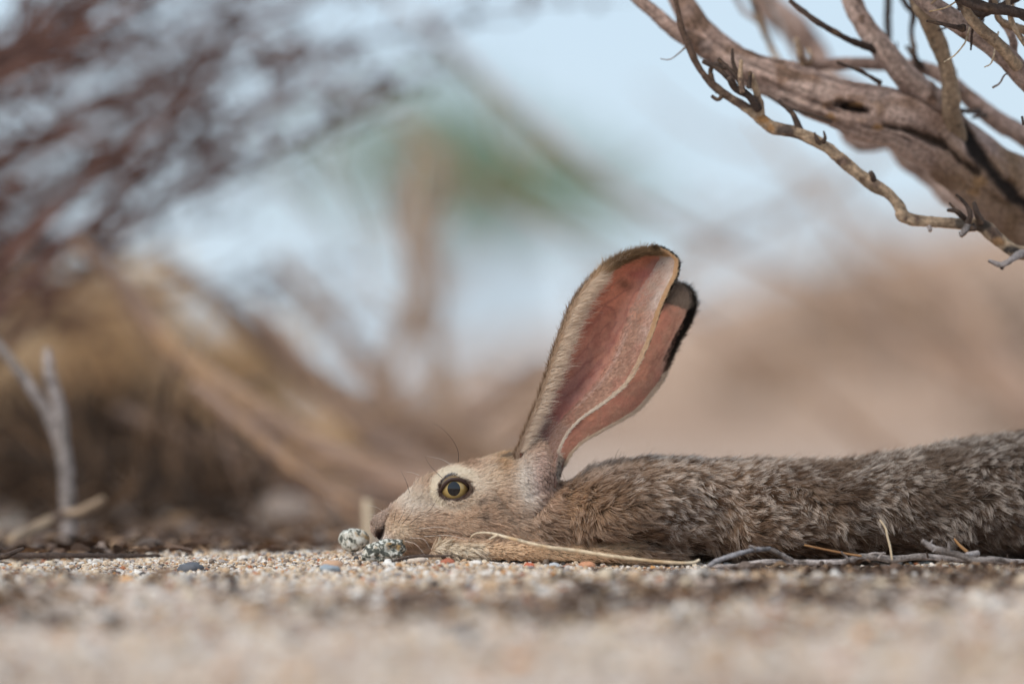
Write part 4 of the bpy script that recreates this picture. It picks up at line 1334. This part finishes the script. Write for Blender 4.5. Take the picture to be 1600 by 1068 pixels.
def hair_object(name, Pts, rad, Cols, parent):
    """Pts (n,k,3), rad (n,k), Cols (n,k,3)"""
    n, k = Pts.shape[:2]
    hc = bpy.data.hair_curves.new(name)
    hc.add_curves([k] * n)
    hc.attributes['position'].data.foreach_set('vector', np.ascontiguousarray(Pts, np.float32).ravel())
    ra = hc.attributes.get('radius') or hc.attributes.new('radius', 'FLOAT', 'POINT')
    ra.data.foreach_set('value', np.ascontiguousarray(rad, np.float32).ravel())
    ca = hc.attributes.new('tone', 'FLOAT_COLOR', 'POINT')
    ca.data.foreach_set('color', np.concatenate([Cols, np.ones((n, k, 1))], -1).astype(np.float32).ravel())
    return put(name, hc, M_hair, parent)


def strands(R, Nrm, dirv, L, lift, K=5, sag=0.35, jit=0.12):
    d = dirv - (dirv * Nrm).sum(1)[:, None] * Nrm
    d /= np.linalg.norm(d, axis=1)[:, None] + 1e-9
    d = d + rng.normal(0, jit, d.shape)
    t = np.linspace(0, 1, K)
    a = lift[:, None] * (1.35 - sag * 2 * t[None, :])           # rises, then lies over
    a = np.maximum(a, 0.05)
    step = (L / (K - 1))[:, None, None] * (d[:, None, :] * np.cos(a)[..., None] + Nrm[:, None, :] * np.sin(a)[..., None])
    step[:, 0] = 0
    return R[:, None, :] + np.cumsum(step, 1)


TRI = np.vstack([BF[:, [0, 1, 2]], BF[:, [0, 2, 3]]])
TRI = TRI[(TRI[:, 0] != TRI[:, 1]) & (TRI[:, 1] != TRI[:, 2]) & (TRI[:, 0] != TRI[:, 2])]
tc = BV[TRI].mean(1)
ar = np.linalg.norm(np.cross(BV[TRI[:, 1]] - BV[TRI[:, 0]], BV[TRI[:, 2]] - BV[TRI[:, 0]]), axis=1) / 2
tpx, tpy = proj(tc)
tn = BN[TRI].mean(1)
den = np.where(tn[:, 1] < 0.35, 1.0, 0.18) * np.where(tn[:, 2] < -0.7, 0.15, 1.0)
den *= 1 + 2.6 * smooth(880, 800, tpx) + 2.5 * smooth(660, 610, tpx)
den *= np.where(tpx > 1660, 0.16, 1.0)
prob = ar * den
prob /= prob.sum()


def sample(n):
    f = rng.choice(len(TRI), n, p=prob)
    a, b = rng.random(n), rng.random(n)
    fl = a + b > 1
    a[fl], b[fl] = 1 - a[fl], 1 - b[fl]
    w = np.stack([1 - a - b, a, b], 1)[..., None]
    R = (BV[TRI[f]] * w).sum(1)
    N = (BN[TRI[f]] * w).sum(1)
    return R, N / np.linalg.norm(N, axis=1)[:, None]


def flow(R, px, py, h, fore):
    n = len(R)
    d = np.tile(np.array([1.0, 0.0, -0.42]), (n, 1))
    ang = 0.7 * fbm(R, 24, 2, 40) + 0.8 * fbm(R, 80, 2, 44) + 0.6 * fbm(R, 230, 2, 46)
    ca, sa = np.cos(ang), np.sin(ang)
    d = np.stack([d[:, 0] * ca - d[:, 2] * sa, d[:, 1], d[:, 0] * sa + d[:, 2] * ca], 1)
    hd = np.tile(np.array([1.0, 0.0, 0.10]), (n, 1))
    hd[:, 2] += -0.55 * smooth(780, 850, py) + 0.35 * smooth(760, 720, py)
    ang = 0.25 * fbm(R, 60, 2, 50)
    hd[:, 2] += ang
    # part around the eye
    ex, ey = px - EYE[0], -(py - EYE[1])
    re = np.hypot(ex / 25.5, ey / 19.5)
    w = smooth(2.4, 1.1, re)[:, None]
    rad = np.stack([ex, np.zeros(n), ey], 1)
    rad /= np.linalg.norm(rad, axis=1)[:, None] + 1e-9
    tang = np.stack([np.abs(rad[:, 2]), np.zeros(n), -np.sign(rad[:, 2]) * rad[:, 0]], 1)
    hd = hd * (1 - w) + (0.75 * rad + 0.55 * tang + 0.25 * hd) * w
    # ear root hair sweeps down and back
    er = np.clip(gauss(px, py, 822, 752, 18, 28) * 1.4, 0, 1)[:, None]
    hd = hd * (1 - er) + np.array([0.75, 0, -0.55]) * er
    d = d * (1 - h[:, None]) + hd * h[:, None]
    fw = fore[:, None]
    paw = smooth(762, 740, px)[:, None]
    fd = np.array([1.0, 0, -0.25]) * (1 - paw) + np.array([-0.9, 0, -0.25]) * paw * 0 + np.array([0.95, -0.1, -0.45]) * paw
    d = d * (1 - fw) + fd * fw
    return d / np.linalg.norm(d, axis=1)[:, None]


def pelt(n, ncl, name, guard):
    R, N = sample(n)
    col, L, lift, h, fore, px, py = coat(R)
    re = np.hypot((px - 712) / 25.0, (py - 764) / 17.0)
    ok = ~((re < 0.97) & (h > 0.5)) & (L > 0.0005)
    if guard:
        ok &= (h < 0.6) & (fore < 0.5)
    R, N, col, L, lift, h, fore, px, py = (a[ok] for a in (R, N, col, L, lift, h, fore, px, py))
    n = len(R)
    d = flow(R, px, py, h, fore)
    bodyw = (1 - h) * (1 - fore)
    L = L * rng.lognormal(0, 0.16, n) * (1.25 if guard else 1.0)
    lift = lift * rng.uniform(0.75, 1.3, n)
    K = 5
    Pts = strands(R, N, d, L, lift, K, jit=0.2)
    # clumps
    ci = rng.choice(n, ncl, replace=False)
    kd = kdtree.KDTree(ncl)
    for k, q in enumerate(R[ci]):
        kd.insert(q, k)
    kd.balance()
    near = np.array([kd.find(q)[1] for q in R])
    axis = Pts[ci][near]
    t = np.linspace(0, 1, K)
    pull = (0.45 * h + 0.66 * bodyw + 0.45 * fore) * np.where(guard, 0.55, 1.0)
    Pts = Pts + (axis - Pts) * (t[None, :] ** 1.3)[..., None] * pull[:, None, None]
    # colours along the strand: dusky base, brown shaft, pale or dark tips
    rc = rng.random(ncl)[near]
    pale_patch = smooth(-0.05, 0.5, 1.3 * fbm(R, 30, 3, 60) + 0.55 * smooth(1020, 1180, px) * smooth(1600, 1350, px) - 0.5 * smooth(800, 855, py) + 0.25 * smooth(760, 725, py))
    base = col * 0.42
    shaft = col * rng.uniform(0.75, 1.12, (n, 1))
    tipc = col * 1.12
    tip_b = (smooth(0.38, 0.62, rc + 0.35 * (rng.random(n) - 0.5)) * (0.22 + 0.78 * pale_patch))[:, None]
    tip_body = (col * 0.80) * (1 - tip_b) + lin(214, 202, 190) * tip_b
    dark = ((rc < 0.30) & (rng.random(n) < 0.7))[:, None]
    tip_body = np.where(dark, lin(58, 47, 42), tip_body)
    clh = (0.78 + 0.5 * rc)[:, None]
    tip_head = np.where(rng.random((n, 1)) < 0.25, col * 0.30, col * rng.uniform(0.95, 1.4, (n, 1))) * clh
    if guard:
        tip_body = np.where(rng.random((n, 1)) < 0.40, lin(54, 44, 40), lin(206, 192, 176))
    tip = tip_body * bodyw[:, None] + tip_head * (1 - bodyw)[:, None]
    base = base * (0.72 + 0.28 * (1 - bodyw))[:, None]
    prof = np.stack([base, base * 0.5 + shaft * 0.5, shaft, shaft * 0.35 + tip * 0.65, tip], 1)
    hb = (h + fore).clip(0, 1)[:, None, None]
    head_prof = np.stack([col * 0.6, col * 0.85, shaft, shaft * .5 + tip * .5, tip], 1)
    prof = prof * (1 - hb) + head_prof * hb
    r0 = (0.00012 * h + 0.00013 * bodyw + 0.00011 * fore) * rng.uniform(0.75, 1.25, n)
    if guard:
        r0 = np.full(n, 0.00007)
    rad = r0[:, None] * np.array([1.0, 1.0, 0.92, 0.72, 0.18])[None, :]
    gain = (1.75 - 0.35 * smooth(1080, 1350, px))[:, None, None] + 0.32 * hb  # gain drops toward the hind end, painting shade into the fur
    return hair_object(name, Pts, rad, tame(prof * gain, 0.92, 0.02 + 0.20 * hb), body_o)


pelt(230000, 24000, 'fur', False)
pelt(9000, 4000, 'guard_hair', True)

# ---- hair on the ears
eP, eR, eC = [], [], []


def ear_hair(ear, n, tr, ur, L, lift, dirf, colf, radius, spread=0.25, back=False):
    far, V, N, T, U = ear
    nw = int((T == T[0]).sum())
    nt = len(V) // nw
    t = rng.uniform(*tr, n)
    u = rng.uniform(*ur, n)
    i = np.clip((t * (nt - 1)), 0, nt - 1.001)
    j = np.clip((u * (nw - 1)), 0, nw - 1.001)
    i0, j0 = i.astype(int), j.astype(int)
    fi, fj = (i - i0)[:, None], (j - j0)[:, None]
    G = V.reshape(nt, nw, 3)
    R = (G[i0, j0] * (1 - fi) * (1 - fj) + G[i0 + 1, j0] * fi * (1 - fj) + G[i0, j0 + 1] * (1 - fi) * fj + G[i0 + 1, j0 + 1] * fi * fj)
    Nn = N.reshape(nt, nw, 3)[i0, j0]
    al = G[np.minimum(i0 + 1, nt - 1), j0] - G[np.maximum(i0 - 1, 0), j0]
    al /= np.linalg.norm(al, axis=1)[:, None] + 1e-9
    ac = G[i0, np.minimum(j0 + 1, nw - 1)] - G[i0, np.maximum(j0 - 1, 0)]
    ac /= np.linalg.norm(ac, axis=1)[:, None] + 1e-9
    if back:
        R = R - Nn * 0.0011
        Nn = -Nn
    a, b = dirf(t, u)
    d = al * np.broadcast_to(a, n)[:, None] + ac * np.broadcast_to(b, n)[:, None]
    LL = np.broadcast_to(L(t, u) if callable(L) else L, n) * rng.lognormal(0, 0.2, n)
    Pts = strands(R, Nn, d, LL, np.broadcast_to(lift, n) * rng.uniform(.7, 1.3, n), 5, jit=spread)
    c = colf(t, u) * rng.uniform(0.75, 1.15, (n, 1))
    C = np.stack([c * .7, c * .85, c, c * 1.05, c * 1.08], 1)
    eP.append(Pts)
    eC.append(tame(C * 1.5, .92, .16))
    eR.append(radius * rng.uniform(.7, 1.2, n)[:, None] * np.array([1, 1, .9, .7, .2])[None])


def flat(*c):
    q = lin(*c)
    return lambda t, u: np.tile(q, (len(t), 1))


def grad(c0, c1, a, b, key='t'):
    c0, c1 = lin(*c0), lin(*c1)
    return lambda t, u: c0 + (c1 - c0) * smooth(a, b, t if key == 't' else u)[:, None]


near_e, far_e = EARS
# long cream fringe along the front rim, lying inward over the hollow
ear_hair(near_e, 5200, (.10, .74), (.035, .15), lambda t, u: 0.0060 * smooth(.78, .66, t) * (0.6 + .4 * smooth(.1, .25, t)) + .002, .16, lambda t, u: (.55, .8), grad((214, 196, 176), (226, 206, 182), .2, .5), .00009, .22)
ear_hair(near_e, 4200, (.0, .86), (.0, .07), .004, .2, lambda t, u: (.95, .22), grad((172, 148, 126), (192, 166, 138), .1, .5), .00009, .2)
ear_hair(near_e, 2600, (.02, .86), (.0, .03), .0035, .3, lambda t, u: (.9, -.35), flat(128, 100, 74), .00008, .25)
# brown and black hair round the tip
ear_hair(near_e, 5200, (.70, 1.0), (.0, .16), lambda t, u: .0032 * smooth(.66, .78, t) + .001, .4, lambda t, u: (.7, -.5), grad((186, 156, 118), (116, 90, 62), .70, .82), .0001, .3)
ear_hair(near_e, 7000, (.90, 1.0), (.0, 1.0), .0030, .3, lambda t, u: (.9, -.2), grad((160, 124, 84), (92, 72, 52), .90, .97), .0001, .3)
ear_hair(near_e, 1500, (.94, 1.0), (.35, 1.0), .0030, .6, lambda t, u: (1, 0), flat(44, 34, 28), .0001, .3)
ear_hair(near_e, 3200, (.52, 1.0), (.975, 1.0), lambda t, u: .0004 + .0013 * smooth(.52, .8, t), .3, lambda t, u: (.45, .9), flat(30, 25, 23), .0001, .3, True)
# cream edge of the rear wall
ear_hair(near_e, 3800, (.14, .97), (.955, 1.0), .0023, .22, lambda t, u: (.7, .55), grad((232, 220, 204), (230, 196, 152), .3, .62), .0001, .2)
# short silvery down on the rear wall
ear_hair(near_e, 9000, (.02, .95), (.66, .97), .0019, .18, lambda t, u: (.9, .35), grad((166, 132, 114), (216, 202, 190), .5, .78), .000045, .2)
ear_hair(near_e, 1500, (.3, .95), (.16, .66), .0011, .16, lambda t, u: (.9, .35), flat(188, 128, 106), .00003, .3)
ear_hair(near_e, 3000, (.0, .25), (.3, 1.0), .0024, .2, lambda t, u: (.7, .5), flat(190, 164, 152), .00006, .25)
for e in EARS:
    ear_hair(e, 6000, (.0, 1.0), (.0, 1.0), .0018, .2, lambda t, u: (.9, .1), grad((150, 124, 98), (58, 46, 38), .8, .95), .00009, .25, True)
ear_hair(far_e, 4500, (.80, 1.0), (.0, 1.0), .0034, .3, lambda t, u: (.9, .2), grad((140, 122, 108), (52, 44, 40), .86, .98), .0001, .3)
ear_hair(far_e, 4200, (.60, 1.0), (.88, 1.0), lambda t, u: .0003 + .0031 * smooth(.6, .82, t) * smooth(.84, .97, u + .12 * smooth(.7, .95, t)), .3, lambda t, u: (.6, .7), flat(30, 26, 24), .0001, .3)
ear_hair(far_e, 1800, (.42, .75), (.95, 1.0), lambda t, u: .0006 + .0024 * smooth(.42, .7, t), .3, lambda t, u: (.6, .7), grad((168, 130, 108), (40, 34, 30), .44, .64), .00009, .3)
ear_hair(far_e, 3200, (.05, .56), (.95, 1.0), .0026, .25, lambda t, u: (.7, .5), flat(204, 184, 162), .00009, .25)
ear_hair(far_e, 4000, (.0, .8), (.55, .95), .0017, .18, lambda t, u: (.9, .3), flat(176, 132, 112), .000045, .25)
hair_object('ear_hair', np.concatenate(eP), np.concatenate(eR), np.concatenate(eC), body_o)

# ---- eye
EC = Vector((float(P(711.5, 762, 0)[0]), -0.0146, float(P(711.5, 762, 0)[2])))
ER = 0.0105


def cap(radius, ang, rings, seg=48, sx=1.0, sz=1.0):
    V, F = [(0, -radius, 0)], []
    for i in range(1, rings + 1):
        a = ang * i / rings
        for j in range(seg):
            b = 2 * math.pi * j / seg
            V.append((radius * math.sin(a) * math.cos(b) * sx, -radius * math.cos(a), radius * math.sin(a) * math.sin(b) * sz))
    for j in range(seg):
        F.append((0, 1 + j, 1 + (j + 1) % seg, 1 + (j + 1) % seg))
    for i in range(rings - 1):
        for j in range(seg):
            a, b = 1 + i * seg + j, 1 + i * seg + (j + 1) % seg
            F.append((a, a + seg, b + seg, b))
    return np.array(V), np.array(F)[:, ::-1]


def eye_mat(name, kind):
    m, nt, b = new_mat(name)
    b.inputs['Roughness'].default_value = 0.35
    b.inputs['Coat Weight'].default_value = 1.0
    b.inputs['Coat Roughness'].default_value = 0.015
    b.inputs['Coat IOR'].default_value = 1.65
    b.inputs['Specular IOR Level'].default_value = 0.0
    if kind == 'iris':
        tc = nt.nodes.new('ShaderNodeTexCoord')
        sp = nt.nodes.new('ShaderNodeSeparateXYZ')
        nt.links.new(tc.outputs['Object'], sp.inputs[0])
        cb = nt.nodes.new('ShaderNodeCombineXYZ')
        nt.links.new(sp.outputs['X'], cb.inputs['X'])
        nt.links.new(sp.outputs['Z'], cb.inputs['Z'])
        ln = nt.nodes.new('ShaderNodeVectorMath')
        ln.operation = 'LENGTH'
        nt.links.new(cb.outputs[0], ln.inputs[0])
        nm = nt.nodes.new('ShaderNodeVectorMath')
        nm.operation = 'NORMALIZE'
        nt.links.new(cb.outputs[0], nm.inputs[0])
        no = nt.nodes.new('ShaderNodeTexNoise')
        no.inputs['Scale'].default_value = 9
        no.inputs['Detail'].default_value = 4
        nt.links.new(nm.outputs[0], no.inputs['Vector'])
        mr = nt.nodes.new('ShaderNodeMapRange')
        mr.inputs[1].default_value = 0.003
        mr.inputs[2].default_value = 0.0095
        nt.links.new(ln.outputs['Value'], mr.inputs[0])
        ad = nt.nodes.new('ShaderNodeMath')
        ad.operation = 'MULTIPLY_ADD'
        ad.inputs[1].default_value = 0.18
        nt.links.new(no.outputs[0], ad.inputs[0])
        nt.links.new(mr.outputs[0], ad.inputs[2])
        r = nt.nodes.new('ShaderNodeValToRGB')
        e = r.color_ramp.elements
        e[0].position, e[0].color = 0.08, (*lin(150, 124, 72), 1)
        e[1].position, e[1].color = 1.0, (*lin(52, 36, 24), 1)
        for p_, c_ in ((0.22, (186, 158, 98)), (0.6, (158, 130, 76)), (0.85, (108, 84, 50))):
            q = e.new(p_)
            q.color = (*lin(*c_), 1)
        nt.links.new(ad.outputs[0], r.inputs[0])
        nt.links.new(r.outputs[0], b.inputs['Base Color'])
    elif kind == 'pupil':
        b.inputs['Base Color'].default_value = (0.004, 0.004, 0.005, 1)
    else:
        b.inputs['Base Color'].default_value = (*lin(52, 36, 28), 1)
    return m


eyes = []
for sgn in (1, -1):
    V, F = cap(ER, math.pi, 24)
    e = put('eye', mesh_np('eye', V, F), eye_mat('eyeball', 'ball'), hare)
    e.location = Vector((EC.x, EC.y * sgn, EC.z)) - hare.location
    e.rotation_euler = (0, 0, math.radians(-4)) if sgn == 1 else (0, 0, math.pi)
    V, F = cap(ER + 0.00012, math.asin(0.87), 14)
    put('iris', mesh_np('iris', V, F), eye_mat('iris', 'iris'), e)
    V, F = cap(ER + 0.00024, math.asin(0.39), 6, 48, 0.96, 1.06)
    put('pupil', mesh_np('pupil', V, F), eye_mat('pupil', 'pupil'), e)
    lid = np.array([(688.5, 773.5), (692.5, 763), (698.5, 754.5), (706, 749), (717, 748.5), (726, 751.5), (732.5, 757.5), (736, 761.5), (732.5, 768.5), (726, 773.5), (717, 777.5), (706, 778), (697, 775.5)])
    lx = (lid[:, 0] - 711.5) * S * 1.02
    lz = -(lid[:, 1] - 762) * S * 1.05
    rr = np.hypot(lx, lz)
    ly = -np.sqrt(np.maximum(ER ** 2 - np.minimum(rr, ER * .93) ** 2, 0)) - 0.0009
    Lp = np.stack([lx, ly, lz], 1)
    Lp = np.vstack([Lp, Lp[0]])
    q = catmull(Lp, 80)
    lr = np.where(q[:, 2] > 0, 0.0012, 0.0008)
    V, F = tube(q, lr, 10)
    put('eyelid', mesh_np('eyelid', V, F, np.tile(lin(62, 44, 38), (len(V), 1))), tone_mat('moist lid', 0.35, 0.15, 900, 0.2), e)
    eyes.append(e)

# ---- whiskers
WH = [([(684, 777), (672, 796), (655, 806), (640, 818)], 1), ([(648, 786), (640, 804), (628, 818)], 1), ([(634, 786), (630, 802), (622, 816)], 1), ([(620, 795), (617, 806), (616, 812)], 1),
      ([(668, 818), (655, 824), (640, 826)], 1), ([(650, 829), (680, 830), (710, 832), (735, 837), (760, 842)], 1), ([(650, 834), (680, 836), (708, 838)], 1), ([(662, 838), (700, 836), (728, 842), (750, 845)], 0),
      ([(655, 826), (690, 823), (718, 832)], 0), ([(640, 840), (662, 842), (672, 856)], 0), ([(632, 845), (650, 850), (664, 866)], 0), ([(690, 746), (672, 727), (664, 712)], 1),
      ([(716, 721), (716, 706), (708, 688), (690, 668), (676, 661)], 1), ([(704, 725), (690, 717), (668, 712)], 0), ([(640, 770), (634, 750), (626, 734)], 1), ([(600, 800), (588, 792), (574, 788)], 0),
      ([(596, 808), (584, 804), (572, 803)], 0), ([(655, 742), (645, 738), (632, 736)], 0)]
wb = hare
for k, (pts, dk) in enumerate(WH):
    A = np.array([P(a, b, -0.0335 - 0.002 * math.sin(k) if 600 < a < 745 and b > 745 else -0.012) for a, b in pts])
    if A[0, 0] > A[-1, 0] and k < 5:
        A = A[::-1]
    # free ends stand clear of the cheek
    A[:, 1] -= np.linspace(-0.006 if pts[0][1] > 745 else 0, 0.006, len(A))
    q = catmull(A, 16)
    V, F = tube(q, np.linspace(0.00016, 0.00004, 16) * (1.0 if dk else 0.9), 6)
    put('whisker', mesh_np('whisker', V, F, np.tile(lin(40, 34, 32) if dk else lin(220, 208, 196), (len(V), 1))), M_straw, wb)
